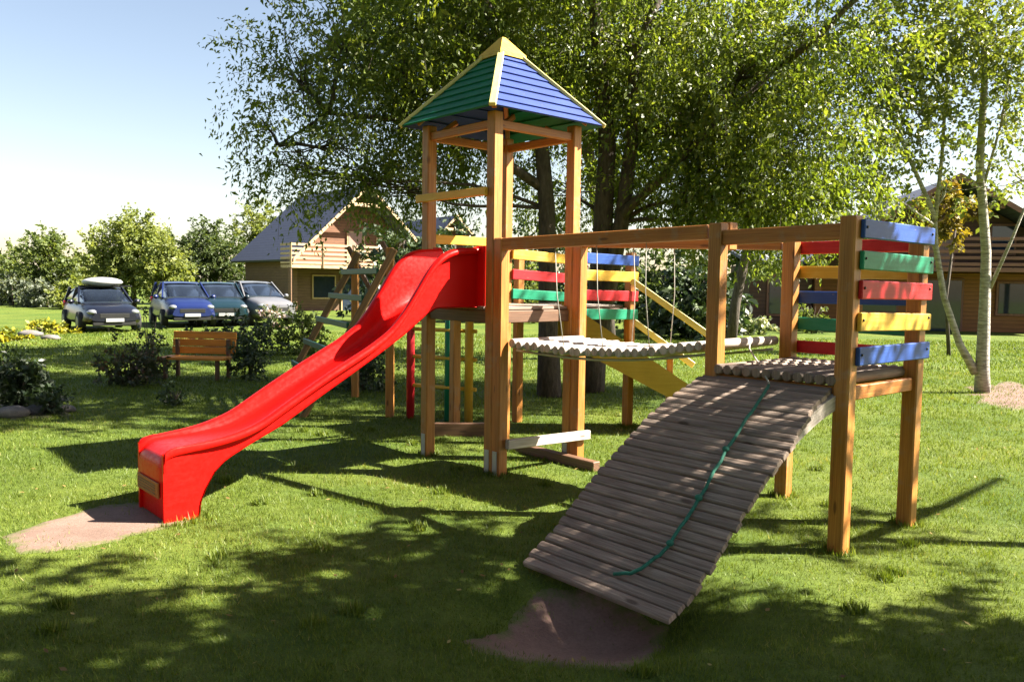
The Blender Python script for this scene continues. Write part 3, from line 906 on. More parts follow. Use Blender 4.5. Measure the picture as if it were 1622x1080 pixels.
LEAF_GOLD = leafmat("gold_leaf", [(0, (.10, .085, .012)), (.6, (.22, .17, .02)), (1, (.34, .22, .03))], .4, .04)
LEAF_RED = leafmat("rose_leaf", [(0, (.03, .045, .018)), (.6, (.06, .075, .03)), (.85, (.12, .06, .035)), (1, (.17, .09, .05))], .3, .05)
FLOWER_Y = leafmat("yellow_flower", [(0, (.08, .12, .02)), (.5, (.20, .20, .02)), (.7, (.40, .34, .02)), (1, (.60, .50, .03))], .3, .02)
FLOWER_W = leafmat("white_flower", [(0, (.06, .10, .03)), (.5, (.16, .20, .09)), (.8, (.55, .55, .45)), (1, (.75, .75, .68))], .3, .02)
FLOWER_P = leafmat("pink_flower", [(0, (.04, .07, .02)), (.55, (.08, .10, .04)), (.7, (.40, .26, .28)), (1, (.6, .52, .52))], .3, .02)

def leaf_cloud(blobs, size, aspect=.42, droop=.5, per=34, twig=.45, seed=0, shell=.55, flat=.5):
    """leaf-sized rhombs along little twigs, spread through ellipsoids (centre, radii, n)"""
    g = np.random.default_rng(seed); V, R, TW = [], [], []
    for bl_ in blobs:
        (c, rad, n), size_ = bl_[:3], size*(bl_[3] if len(bl_) > 3 else 1)
        c, rad = np.array(c, float), np.array(rad, float)
        nt = max(1, int(n/per))
        u = g.normal(size=(nt, 3)); u /= np.linalg.norm(u, axis=1)[:, None]
        q = g.random(nt)**shell
        # lumpy outline
        lump = 1 + .22*np.sin(u[:, 0]*5.1 + c[0]*3) * np.sin(u[:, 2]*4.3 + c[2]) + .13*np.sin(u[:, 1]*9 + u[:, 0]*7)
        ctr = c + u*rad*(q*lump)[:, None]
        dirs = u*1.0 + g.normal(size=(nt, 3))*.6; dirs[:, 2] -= droop
        dirs /= np.linalg.norm(dirs, axis=1)[:, None]
        tl = twig*g.uniform(.6, 1.4, nt)
        TW.append((ctr, ctr + dirs*tl[:, None]))
        k = g.integers(int(per*.5), int(per*1.5), nt)
        idx = np.repeat(np.arange(nt), k); N = len(idx)
        t = g.random(N)**.8
        sp = (.05 + .09*t)*twig
        p = ctr[idx] + dirs[idx]*(tl[idx]*t)[:, None] + g.normal(size=(N, 3))*sp[:, None]
        p[:, 2] -= droop*.25*twig*t**2
        ax = dirs[idx]*.5 + g.normal(size=(N, 3))*.7; ax[:, 2] -= droop*.8
        ax /= np.linalg.norm(ax, axis=1)[:, None]
        nr = g.normal(size=(N, 3)); nr[:, 2] = nr[:, 2]*(1-flat) + flat*1.4
        sd_ = np.cross(ax, nr); sd_ /= np.linalg.norm(sd_, axis=1)[:, None] + 1e-9
        nn = np.cross(sd_, ax)
        L = size_*g.uniform(.65, 1.4, N)*g.uniform(.7, 1.3, nt)[idx]; Wd = L*aspect*g.uniform(.8, 1.2, N)
        a = p; m = p + ax*(L*.45)[:, None]; b = p + ax*L[:, None] - nn*(L*.12)[:, None]
        V.append(np.stack([a, m + sd_*(Wd*.5)[:, None] + nn*(L*.05)[:, None], b, m - sd_*(Wd*.5)[:, None] + nn*(L*.05)[:, None]], 1))
        tone = g.normal(.5, .16, nt)          # each twig has a leaf tone of its own
        R.append(np.clip(tone[idx] + g.normal(0, .14, N), 0, 1))
    return np.concatenate(V), np.concatenate(R), TW
def wig(p, q, n, amp, g):
    p, q = np.array(p, float), np.array(q, float); out = []
    ph = g.uniform(0, 6, 3); L = np.linalg.norm(q - p)
    for i in range(n+1):
        t = i/n
        out.append(Vector(p + (q - p)*t + amp*L*np.sin(ph + t*np.array([5., 6, 4.]))*math.sin(math.pi*t)))
    return out
def tree(name, label, cat, base, stems, blobs, leafm, barkm, size, aspect=.42, droop=.4, per=34, twig=.45, seed=0, group=None, shell=.55, twigs=0, hubs=None, flat=.5):
    g = np.random.default_rng(seed + 500)
    root = empty(name, base, label, cat, group)
    for st in stems:
        mb = MB(); mb.tube([s_[0] for s_ in st], [s_[1] for s_ in st], 10); 
        st_pts = [Vector(s_[0]) for s_ in st]
        if st is stems[0]:
            V, R, TW = leaf_cloud(blobs, size, aspect, droop, per, twig, seed, shell, flat)
            allp = [Vector(s_[0]) for s2 in stems for s_ in s2[1:]]
            for (c, rad, n), tw in zip([b_[:3] for b_ in blobs], TW):
                cv = Vector(c)
                lower = [p for p in allp if p.z < cv.z + .2] or allp
                src = min(lower, key=lambda p: (p - cv).length)
                rr = .012 + .012*max(rad)
                mb.tube(wig(src, cv, 6, .05, g), [rr*(1.5 - .17*i) for i in range(7)], 6)
                k = min(twigs, len(tw[0]))
                for i in g.choice(len(tw[0]), k, replace=False) if k else ():
                    s0 = Vector(src).lerp(cv, g.uniform(.5, 1.0))
                    mb.tube(wig(s0, tw[0][i], 4, .06, g) + [Vector(tw[1][i])], [rr*.45, rr*.38, rr*.3, rr*.22, rr*.16, rr*.08], 4, False)
        mb.build("trunk", barkm, root)
    quad_mesh("crown", V, R, leafm, root)
    return root
def pb(px, py, Y, rx, rz, ry, n):
    """ellipsoid given where the photograph shows it and how far it stands"""
    c = at(px, py, Y); k = Y/FPX
    return (tuple(c), (rx*k, ry, rz*k), n)
YT = 12.6
big = tree("shade_tree", "large spreading leafy shade tree with several dark stems behind the play tower", "tree", (1.0, 12.6, 0),
    [[((1.25, 13, -.05), .24), ((1.32, 12.9, .8), .18), (tuple(at(955, 360, 12.8)), .155), (tuple(at(962, 230, 12.7)), .135), (tuple(at(950, 110, 12.6)), .11), ((1.1, 12.5, 6.5), .08), ((.9, 12.4, 8.2), .04)],
     [((1.30, 12.9, .5), .15), (tuple(at(985, 350, 12.6)), .12), (tuple(at(1000, 230, 12.5)), .10), (tuple(at(1005, 90, 12.3)), .08), ((2.6, 12, 7.2), .04)],
     [((.575, 12.35, -.05), .20), ((.55, 12.4, 1.0), .16), (tuple(at(866, 330, 12.4)), .13), (tuple(at(858, 230, 12.4)), .11), (tuple(at(800, 80, 12.3)), .09), ((-1, 12.2, 7), .05)],
     [(tuple(at(985, 340, 12.5)), .085), (tuple(at(1060, 270, 12.2)), .065), (tuple(at(1140, 190, 12.0)), .05), (tuple(at(1230, 110, 11.8)), .03)],
     [(tuple(at(1062, 345, 12.9)), .06), (tuple(at(1110, 260, 12.7)), .06), (tuple(at(1160, 150, 12.5)), .05), (tuple(at(1190, 40, 12.4)), .035)],
     [(tuple(at(862, 300, 12.4)), .08), (tuple(at(760, 230, 12.2)), .06), (tuple(at(640, 190, 12)), .045), (tuple(at(520, 180, 11.9)), .025), (tuple(at(440, 230, 11.8)), .012)]],
    [pb(466, 120, 11.8, 95, 125, 1.1, 2799), pb(556, 60, 12.0, 130, 100, 1.3, 5226), pb(546, 235, 11.9, 115, 85, 1.1, 3173), pb(446, 260, 11.8, 50, 55, .8, 746),
     pb(576, 290, 12.0, 80, 30, .8, 1212), pb(640, 140, 12.3, 110, 120, 1.4, 10676), pb(416, 190, 11.8, 45, 60, .6, 466), pb(720, 40, 12.6, 150, 90, 1.6, 13961),
     pb(735, 200, 13.4, 80, 90, 1.2, 6897), pb(870, 90, 13.2, 130, 110, 1.5, 13961), pb(1000, 60, 12.8, 150, 90, 1.8, 13140), pb(900, 290, 14.2, 120, 60, .9, 5748),
     pb(1060, 200, 12.8, 120, 100, 1.6, 10950), pb(1170, 120, 12.2, 140, 120, 1.8, 14600), pb(1250, 240, 12.0, 110, 95, 1.6, 12409), pb(1120, 300, 12.6, 120, 55, 1.4, 9490),
     pb(1240, 325, 12.0, 110, 35, 1.2, 6569), pb(1290, 60, 12.2, 110, 100, 1.5, 8030), pb(660, 260, 13.4, 60, 60, .8, 2463),
     ((.6, 12.6, 7.6), (4.6, 2.6, 1.6), 12000, 2.0), ((1.0, 12.8, 9.4), (3.2, 2.2, 1.3), 5000, 2.0),
     ((2.2, 9.9, 7.2), (3.6, 1.35, .9), 5200, 2.1), ((-1.5, 10.4, 7.0), (2.6, 1.5, .9), 3400, 2.1), ((6.2, 9.6, 6.9), (1.9, .8, .8), 1500, 2.1)],  # crown lobes above the frame, added to shade the lawn
    LEAF_BIG, BARK, .072, .40, .75, 40, .66, 11, twigs=24)

tree("added_shade_tree", "leafy tree added behind the large shade tree to shade the lawn", "tree", (2.2, 18.5, 0),  # extra tree, put in to cast shade on the lawn
    [[((2.2, 18.5, -.05), .2), ((2.0, 18.5, 2.5), .16), ((1.5, 18.4, 5.5), .1), ((1, 18.3, 8), .05)]],
    [((-.6, 18.0, 7.0), (3.2, 2.6, 1.9), 7000), ((3.4, 18.5, 6.6), (3.0, 2.6, 2.3), 7000), ((1.0, 18.2, 9.0), (3.2, 2.4, 1.4), 4000)], LEAF_FAR, BARK, .22, .5, .3, 26, .6, 15, twigs=8)
bb = gnd(1556, 622)
tree("birch_tree", "slender pale-barked tree forked low beside the reddish mulch", "tree", bb,
    [[(bb - UP*.05, .13), (at(1556, 580, 13.4), .105), (at(1560, 480, 13.4), .085), (at(1562, 400, 13.4), .075), (at(1552, 260, 13.3), .062), (at(1560, 120, 13.2), .05), (at(1556, 0, 13.1), .04), (at(1550, -120, 13), .02)],
     [(at(1545, 590, 13.45), .075), (at(1520, 545, 13.4), .058), (at(1495, 470, 13.4), .05), (at(1482, 390, 13.4), .045), (at(1480, 340, 13.3), .04), (at(1440, 250, 13.2), .03), (at(1405, 160, 13.1), .018)],
     [(at(1481, 350, 13.3), .035), (at(1492, 250, 13.2), .028), (at(1500, 120, 13.2), .02), (at(1510, 30, 13.1), .012)],
     [(at(1562, 470, 13.4), .035), (at(1600, 385, 13.2), .026), (at(1640, 290, 13.0), .015)],
     [(at(1478, 355, 13.3), .024), (at(1420, 315, 13.0), .018), (at(1360, 300, 12.9), .008)],
     [(at(1556, 300, 13.3), .026), (at(1585, 200, 13.2), .018), (at(1610, 60, 13.1), .01)]],
    [pb(1420, 90, 13.0, 95, 90, 1.0, 4940), pb(1520, 60, 13.2, 80, 70, 1.0, 3610), pb(1600, 60, 13.0, 70, 70, 1.0, 2850), pb(1390, 220, 12.9, 70, 75, .9, 2090), pb(1470, 180, 13.2, 60, 70, .8, 1520),
     pb(1590, 170, 13.0, 60, 60, .8, 1520), pb(1610, 280, 13.0, 50, 50, .8, 665), pb(1380, 310, 12.8, 55, 40, .7, 798), pb(1500, 290, 13.2, 60, 40, .7, 342), pb(1480, -120, 13, 190, 110, 1.6, 8550)],
    LEAF_BIRCH, BIRCH, .08, .55, .3, 14, .4, 21, twigs=7)
sb = gnd(1157, 548)
tree("slim_tree", "slim dark leaning tree behind the front platform post", "tree", sb,
    [[(sb - UP*.05, .16), (at(1165, 480, sb.y), .14), (at(1178, 420, sb.y), .13), (at(1192, 350, sb.y), .11), (at(1205, 250, sb.y), .08)]],
    [pb(1200, 320, sb.y, 90, 60, 1.2, 3000), pb(1230, 395, sb.y + 1, 45, 25, .8, 900)], LEAF_FAR, BARK, .14, .45, .5, 30, .6, 31, twigs=5)
# trees and shrubs far left and behind
far = [("leafy dull green tree at the far edge of the meadow", 15, 395, 60, 40, 52, LEAF_FAR, 2200), ("bushy young tree with a pointed crown in the far meadow row", 78, 368, 42, 75, 50, LEAF_FAR, 3200),
       ("tall pale rounded tree behind the dark car", 212, 340, 68, 95, 48, LEAF_LIGHT, 6500), ("yellowish bushy tree right of the tall pale tree", 262, 375, 36, 70, 46, LEAF_LIGHT, 3000),
       ("dark green dense tree beside the chalet's roof", 325, 358, 62, 85, 55, LEAF_DARK, 5200), ("pale tall tree showing behind the chalet's blue roof", 410, 318, 60, 110, 66, LEAF_LIGHT, 5200),
       ("low yellow-green shrubby tree between pale and pointed trees", 135, 408, 40, 50, 54, LEAF_LIGHT, 2300)]
for i, (lab, px, top, hw, hh, Y, m, n) in enumerate(far):
    k = Y/FPX; b = Vector((at(px, 470, Y).x, Y, 0)); zt = at(px, top, Y).z
    wd = hw*k
    zc = zt*.58
    bl = [((b.x, Y, zc), (wd*.85, wd*.8, zt*.36), n*.45), ((b.x - wd*.45, Y - .3, zt*.45), (wd*.55, wd*.5, zt*.28), n*.2), ((b.x + wd*.45, Y, zt*.42), (wd*.55, wd*.5, zt*.28), n*.2), ((b.x + wd*.05, Y, zt*.82), (wd*.45, wd*.45, zt*.2), n*.15)]
    tree("meadow_tree", lab, "tree", b, [[((b.x, Y, -.05), .16), ((b.x, Y, zt*.4), .12), ((b.x + .1, Y, zt*.8), .05)]], [(a_, b_, n_*2.2) for a_, b_, n_ in bl], (LEAF_MIDDARK if m is LEAF_DARK else m), BARK, .20, .6, .1, 22, .7, 40 + i, group="trees beyond the parking", twigs=4)
shr = [("grey-green low shrub left in the meadow edge", 20, 440, 45, 48, LEAF_GREY), ("rounded grey shrub beside the meadow fence line", 75, 446, 40, 46, LEAF_GREY), ("low pale green shrub behind the dark car's roof box", 120, 450, 35, 44, LEAF_LIGHT)]
for i, (lab, px, top, hw, Y, m) in enumerate(shr):
    k = Y/FPX; b = Vector((at(px, 470, Y).x, Y, 0)); zt = at(px, top, Y).z
    tree("meadow_shrub", lab, "shrub", b, [[((b.x, Y, -.05), .06), ((b.x, Y, zt*.7), .03)]], [((b.x, Y, zt*.5), (hw*k, .9, zt*.5), 1500)], m, BARK, .22, .6, .1, 16, .4, 60 + i, group="shrubs at the meadow edge")
# dense row behind the playground that closes the view under the big tree
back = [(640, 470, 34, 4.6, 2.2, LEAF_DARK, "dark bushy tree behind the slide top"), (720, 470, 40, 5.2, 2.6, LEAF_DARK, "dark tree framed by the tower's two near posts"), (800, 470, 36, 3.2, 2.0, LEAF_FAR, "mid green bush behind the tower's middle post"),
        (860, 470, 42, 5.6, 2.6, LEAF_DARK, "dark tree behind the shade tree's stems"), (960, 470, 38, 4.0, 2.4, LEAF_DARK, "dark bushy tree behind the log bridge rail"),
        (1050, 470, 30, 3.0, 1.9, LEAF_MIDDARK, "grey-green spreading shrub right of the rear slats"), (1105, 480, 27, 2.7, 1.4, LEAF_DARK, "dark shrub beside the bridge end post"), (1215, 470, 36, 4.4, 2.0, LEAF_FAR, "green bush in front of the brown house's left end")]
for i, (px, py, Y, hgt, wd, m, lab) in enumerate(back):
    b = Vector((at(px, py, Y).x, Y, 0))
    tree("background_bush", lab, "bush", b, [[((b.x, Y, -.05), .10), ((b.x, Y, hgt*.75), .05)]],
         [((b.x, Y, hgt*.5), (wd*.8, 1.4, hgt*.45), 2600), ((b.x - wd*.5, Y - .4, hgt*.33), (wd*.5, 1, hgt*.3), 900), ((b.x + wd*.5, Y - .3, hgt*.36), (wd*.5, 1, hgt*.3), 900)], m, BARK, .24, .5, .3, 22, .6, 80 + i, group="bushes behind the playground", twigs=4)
gb = Vector((at(1508, 470, 21).x, 21, 0))
tree("golden_tree", "small round golden-leaved tree in front of the brown house balcony", "tree", gb, [[((gb.x, 21, -.05), .05), ((gb.x - .15, 21, 1.5), .04), ((gb.x, 21, 3.2), .025)]],
     [pb(1505, 345, 21, 36, 48, .6, 1700)], LEAF_GOLD, BARK, .13, .55, .3, 20, .25, 95, twigs=4)
# planting near the slide
def bush(name, lab, px, py, w, h, m, n, seed, size=.06, asp=.5, cat="bush", group=None, dr=.15, sp=0):
    b = gnd(px, py); w_, h_ = w*b.y/FPX, h*b.y/FPX
    st = []
    for i in range(6):
        a = random.uniform(0, 6.28); q = random.uniform(.3, .8)
        st.append([((b.x, b.y, -.02), .014), ((b.x + math.cos(a)*w_*q*.4, b.y + math.sin(a)*w_*q*.3, h_*.45), .010), ((b.x + math.cos(a)*w_*q, b.y + math.sin(a)*w_*q*.6, h_*.9), .005)])
    bl = [((b.x, b.y, h_*.5), (w_*.9, w_*.7, h_*.48), n*.6), ((b.x - w_*.5, b.y, h_*.42), (w_*.5, w_*.5, h_*.4), n*.2), ((b.x + w_*.5, b.y - .05, h_*.38), (w_*.5, w_*.5, h_*.38), n*.2)]
    root = empty(name, b, lab, cat, group)
    mb = MB()
    for s_ in st: mb.tube([p for p, _ in s_], [q for _, q in s_], 5)
    mb.build("stems", BARK, root)
    V, R, _ = leaf_cloud(bl, size, asp, dr, 14, .16 + sp, seed, .6)
    quad_mesh("foliage", V, R, m, root)
    return root
GB = "garden bushes left of the slide"
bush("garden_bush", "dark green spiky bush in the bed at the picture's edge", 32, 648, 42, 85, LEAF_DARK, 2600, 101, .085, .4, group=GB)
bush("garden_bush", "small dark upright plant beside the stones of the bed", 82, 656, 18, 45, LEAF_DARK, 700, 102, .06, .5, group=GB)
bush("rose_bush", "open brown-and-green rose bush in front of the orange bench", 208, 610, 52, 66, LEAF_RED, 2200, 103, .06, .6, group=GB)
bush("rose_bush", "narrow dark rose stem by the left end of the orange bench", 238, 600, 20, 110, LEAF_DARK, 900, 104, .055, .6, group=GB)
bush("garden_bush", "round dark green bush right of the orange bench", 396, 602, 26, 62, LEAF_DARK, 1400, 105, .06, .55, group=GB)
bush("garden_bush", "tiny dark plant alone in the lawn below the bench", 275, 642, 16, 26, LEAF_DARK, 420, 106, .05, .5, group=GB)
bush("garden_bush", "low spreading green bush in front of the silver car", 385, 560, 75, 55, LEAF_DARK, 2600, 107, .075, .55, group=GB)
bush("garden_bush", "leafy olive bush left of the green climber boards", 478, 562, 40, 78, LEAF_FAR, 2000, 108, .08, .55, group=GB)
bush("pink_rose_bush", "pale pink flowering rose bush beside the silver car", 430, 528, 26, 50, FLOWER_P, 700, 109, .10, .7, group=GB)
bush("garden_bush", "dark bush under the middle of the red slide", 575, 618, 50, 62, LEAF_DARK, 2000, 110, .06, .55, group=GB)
bush("white_flower_bush", "low white flowering bush in front of the brown house's left end", 1185, 530, 45, 34, FLOWER_W, 1400, 111, .12, .7)
bush("yellow_flower_clump", "bright yellow flower clump at the far left of the meadow", 8, 540, 34, 17, FLOWER_Y, 500, 112, .12, .8)
bush("meadow_flower_clump", "yellowish flowering clump beside the dark car's rear", 78, 528, 46, 15, FLOWER_Y, 600, 113, .12, .6)
bush("green_shrub", "dark green shrub by the doors of the brown house", 1285, 528, 30, 48, LEAF_FAR, 900, 114, .14, .6)
STONE = soil("field_stone", (.08, .072, .068), (.19, .175, .165), 6, False)
for i, (px, py, sc, lab) in enumerate(((58, 655, .13, "grey rounded stone at the front of the dark bed"), (20, 660, .16, "flat dark stone at the picture's edge of the bed"), (104, 652, .10, "small pale stone at the right end of the bed"))):
    p = gnd(px, py); mb = MB(); mb.blob(p + UP*sc*.3, sc*1.3, sc, sc*.55, 12, 8, .08)
    tag(mb.build("stone", STONE), lab, "stone", "stones round the flower bed")
for i, (px, py, sc, lab) in enumerate(((48, 533, .22, "rounded grey boulder in front of the yellow flowers"), (80, 538, .16, "pale flat boulder left of the dark car"))):
    p = gnd(px, py); mb = MB(); mb.blob(p + UP*sc*.3, sc*1.7, sc, sc*.55, 12, 8, .1)
    tag(mb.build("boulder", STONE), lab, "boulder", "boulders in the meadow border")
# shade trees standing beside the photographer, whose crowns cast the dappled shade
tree("maple_tree", "broad leafy tree beside the viewer that shades the near lawn", "tree", (8.2, 2.4, 0),
    [[((8.2, 2.4, -.05), .22), ((7.9, 2.6, 1.8), .18), ((7.2, 2.8, 3.6), .13), ((5.5, 3.0, 4.9), .08), ((3.2, 3.1, 5.4), .04)]],
    [((3.1, 3.0, 5.3), (2.1, 1.45, .8), 9500), ((5.2, 2.9, 5.0), (1.9, 1.5, .9), 9500), ((7.2, 3.0, 5.4), (1.9, 1.4, 1.0), 8000), ((5.2, 3.5, 3.7), (1.3, .75, .6), 2600), ((8.4, 2.6, 6.4), (1.8, 1.2, 1.0), 3000)],
    LEAF_BIG, BARK, .12, .6, .2, 26, .4, 201, twigs=10)
tree("ash_tree", "slender leafy tree beside the viewer that dapples the wooden ramp", "tree", (6.3, 5.1, 0),
    [[((6.3, 5.1, -.05), .075), ((6.0, 5.3, 1.5), .065), ((5.72, 5.4, 3.0), .058), ((8.4, 6.25, 4.5), .05), ((11.2, 7.2, 6.1), .035)]],
    [((4.3, 4.6, 4.3), (1.0, .8, .55), 2300), ((5.4, 4.8, 5.1), (1.2, .9, .7), 2300), ((8.6, 5.6, 6.2), (1.2, .8, .8), 700)],
    LEAF_BIG, BARK, .11, .6, .2, 22, .4, 202, twigs=10)

for i, (x, y, hgt, wd, lab) in enumerate(((-9.5, -3.5, 10, 4.2, "tall dense tree behind the viewer's left shoulder"), (-1.0, -8, 11, 4.6, "unseen tree added straight behind the viewer to block sky light"), (8.0, -6.5, 10, 4.0, "tall dense tree behind the viewer's right shoulder"), (-14, 3.0, 9, 3.6, "tall dense tree far to the viewer's left"))):  # unseen trees added around the viewer to cut the sky fill
    tree("sky_block_tree", lab, "tree", (x, y, 0), [[((x, y, -.05), .25), ((x, y, 3), .2), ((x + .3, y, 7), .1)]],
         [((x, y, hgt*.58), (wd, wd, hgt*.36), 5200), ((x, y, hgt*.3), (wd*.9, wd*.9, hgt*.2), 2200)], LEAF_DARK, BARK, .30, .6, .2, 22, .8, 300 + i, group="unseen trees added to block sky light", twigs=6)

tree("added_overhead_tree", "unseen leaning tree added so its high crown blocks sky light overhead", "tree", (-7.5, 2.0, 0), [[((-7.5, 2.0, -.05), .3), ((-7.0, 2.3, 3), .25), ((-5, 3.2, 7), .18), ((-1, 5, 9.4), .10), ((2, 6, 10), .05)]],  # unseen crown put in overhead to block light from the zenith
     [((0, 4.6, 9.6), (4.6, 4.2, 1.2), 6500), ((-4, 2.6, 9.2), (3.0, 3.0, 1.4), 2500)], LEAF_DARK, BARK, .28, .6, .2, 22, .8, 330, twigs=6)
tree("sky_block_tree", "tall dense tree beyond the flower bed, out to the viewer's left", "tree", (-12, 8.2, 0), [[((-12, 8.2, -.05), .25), ((-12, 8.2, 3), .2), ((-12, 8.2, 7), .1)]],  # one more unseen tree, added to block sky from the side
     [((-12, 8.2, 5.6), (3.2, 3.2, 3.8), 5200)], LEAF_DARK, BARK, .28, .6, .2, 22, .8, 331, group="unseen trees added to block sky light", twigs=6)

# ------------------------------------------------------------------ bench
ORANGE = wood("orange_stain", (.60, .19, .022), (.78, .29, .036), (.85, .40, .07), .5)
bpos = gnd(311, 600)
bench = empty("garden_bench", bpos, "orange stained wooden garden bench beyond the rose bushes", "bench", rz=math.radians(-6))
def bw(x, y, z): return bench.matrix_basis @ Vector((x, y, z))
BX, BY = Vector((math.cos(math.radians(-6)), math.sin(math.radians(-6)), 0)), Vector((-math.sin(math.radians(-6)), math.cos(math.radians(-6)), 0))
def bbox(c, hx, hy, hz, lg=0): return MB().obox(bw(*c), BX, BY, UP, hx, hy, hz, .005, lg)
mb = MB()
for y in (-.18, -.06, .06, .18): mb.obox(bw(0, y, .36), BX, BY, UP, .57, .052, .02, .005, 0)
mb.build("seat", ORANGE, bench)
mb = MB()
for z in (.47, .60, .73): mb.obox(bw(0, .27 + (z-.4)*.2, z), BX, BY, UP, .57, .016, .06, .005, 0)
mb.build("backrest", ORANGE, bench)
for x in (-.46, .46):
    for y in (-.17, .25): bbox((x, y, .17 if y < 0 else .33), .03, .03, .17 if y < 0 else .33, 2).build("leg", BROWNWOOD, bench)

# ------------------------------------------------------------------ houses
def siding(name, a, b, period=.16):
    m, nt, bs, L = new_mat(name)
    obj = mapped(nt, "Object", (1, 1, 1))
    sp = nt.nodes.new("ShaderNodeSeparateXYZ"); L.new(obj, sp.inputs[0])
    mm = nt.nodes.new("ShaderNodeMath"); mm.operation = 'MULTIPLY'; mm.inputs[1].default_value = 1/period; L.new(sp.outputs[2], mm.inputs[0])
    fr = nt.nodes.new("ShaderNodeMath"); fr.operation = 'FRACT'; L.new(mm.outputs[0], fr.inputs[0])
    n = noise(nt, 2, 5, .6, mapped(nt, "Object", (1, 1, 12)))
    rr = ramp(nt, [(.3, a), (.7, b)]); L.new(n.outputs[0], rr.inputs[0])
    gap = ramp(nt, [(.0, (.25, .25, .25)), (.10, (1, 1, 1)), (.9, (1, 1, 1)), (1, (.4, .4, .4))]); L.new(fr.outputs[0], gap.inputs[0])
    L.new(mixc(nt, rr.outputs[0], gap.outputs[0], 1.0, 'MULTIPLY'), bs.inputs["Base Color"]); bs.inputs["Roughness"].default_value = .7
    bump(nt, fr.outputs[0], bs, .6, .02)
    return m
LOGWALL = siding("brown_log_wall", (.115, .062, .034), (.185, .105, .062))
GABLEWALL = siding("warm_gable_wall", (.13, .055, .028), (.21, .10, .05))
DARKLOG = siding("dark_log_wall", (.055, .022, .012), (.10, .045, .024))
ORWALL = siding("orange_log_wall", (.20, .075, .02), (.30, .12, .035))
ROOFM = siding("slate_roof", (.066, .073, .118), (.092, .10, .150), .17)
TRIM = wood("pale_trim", (.36, .23, .11), (.47, .33, .185), (.56, .42, .27), .6)
GLASSM = plain("window_glass", (.02, .028, .045), .08, 0, .5)
DOORM = plain("door_panel", (.28, .17, .13), .5)
CURTAIN = plain("pale_panel", (.55, .52, .48), .7)

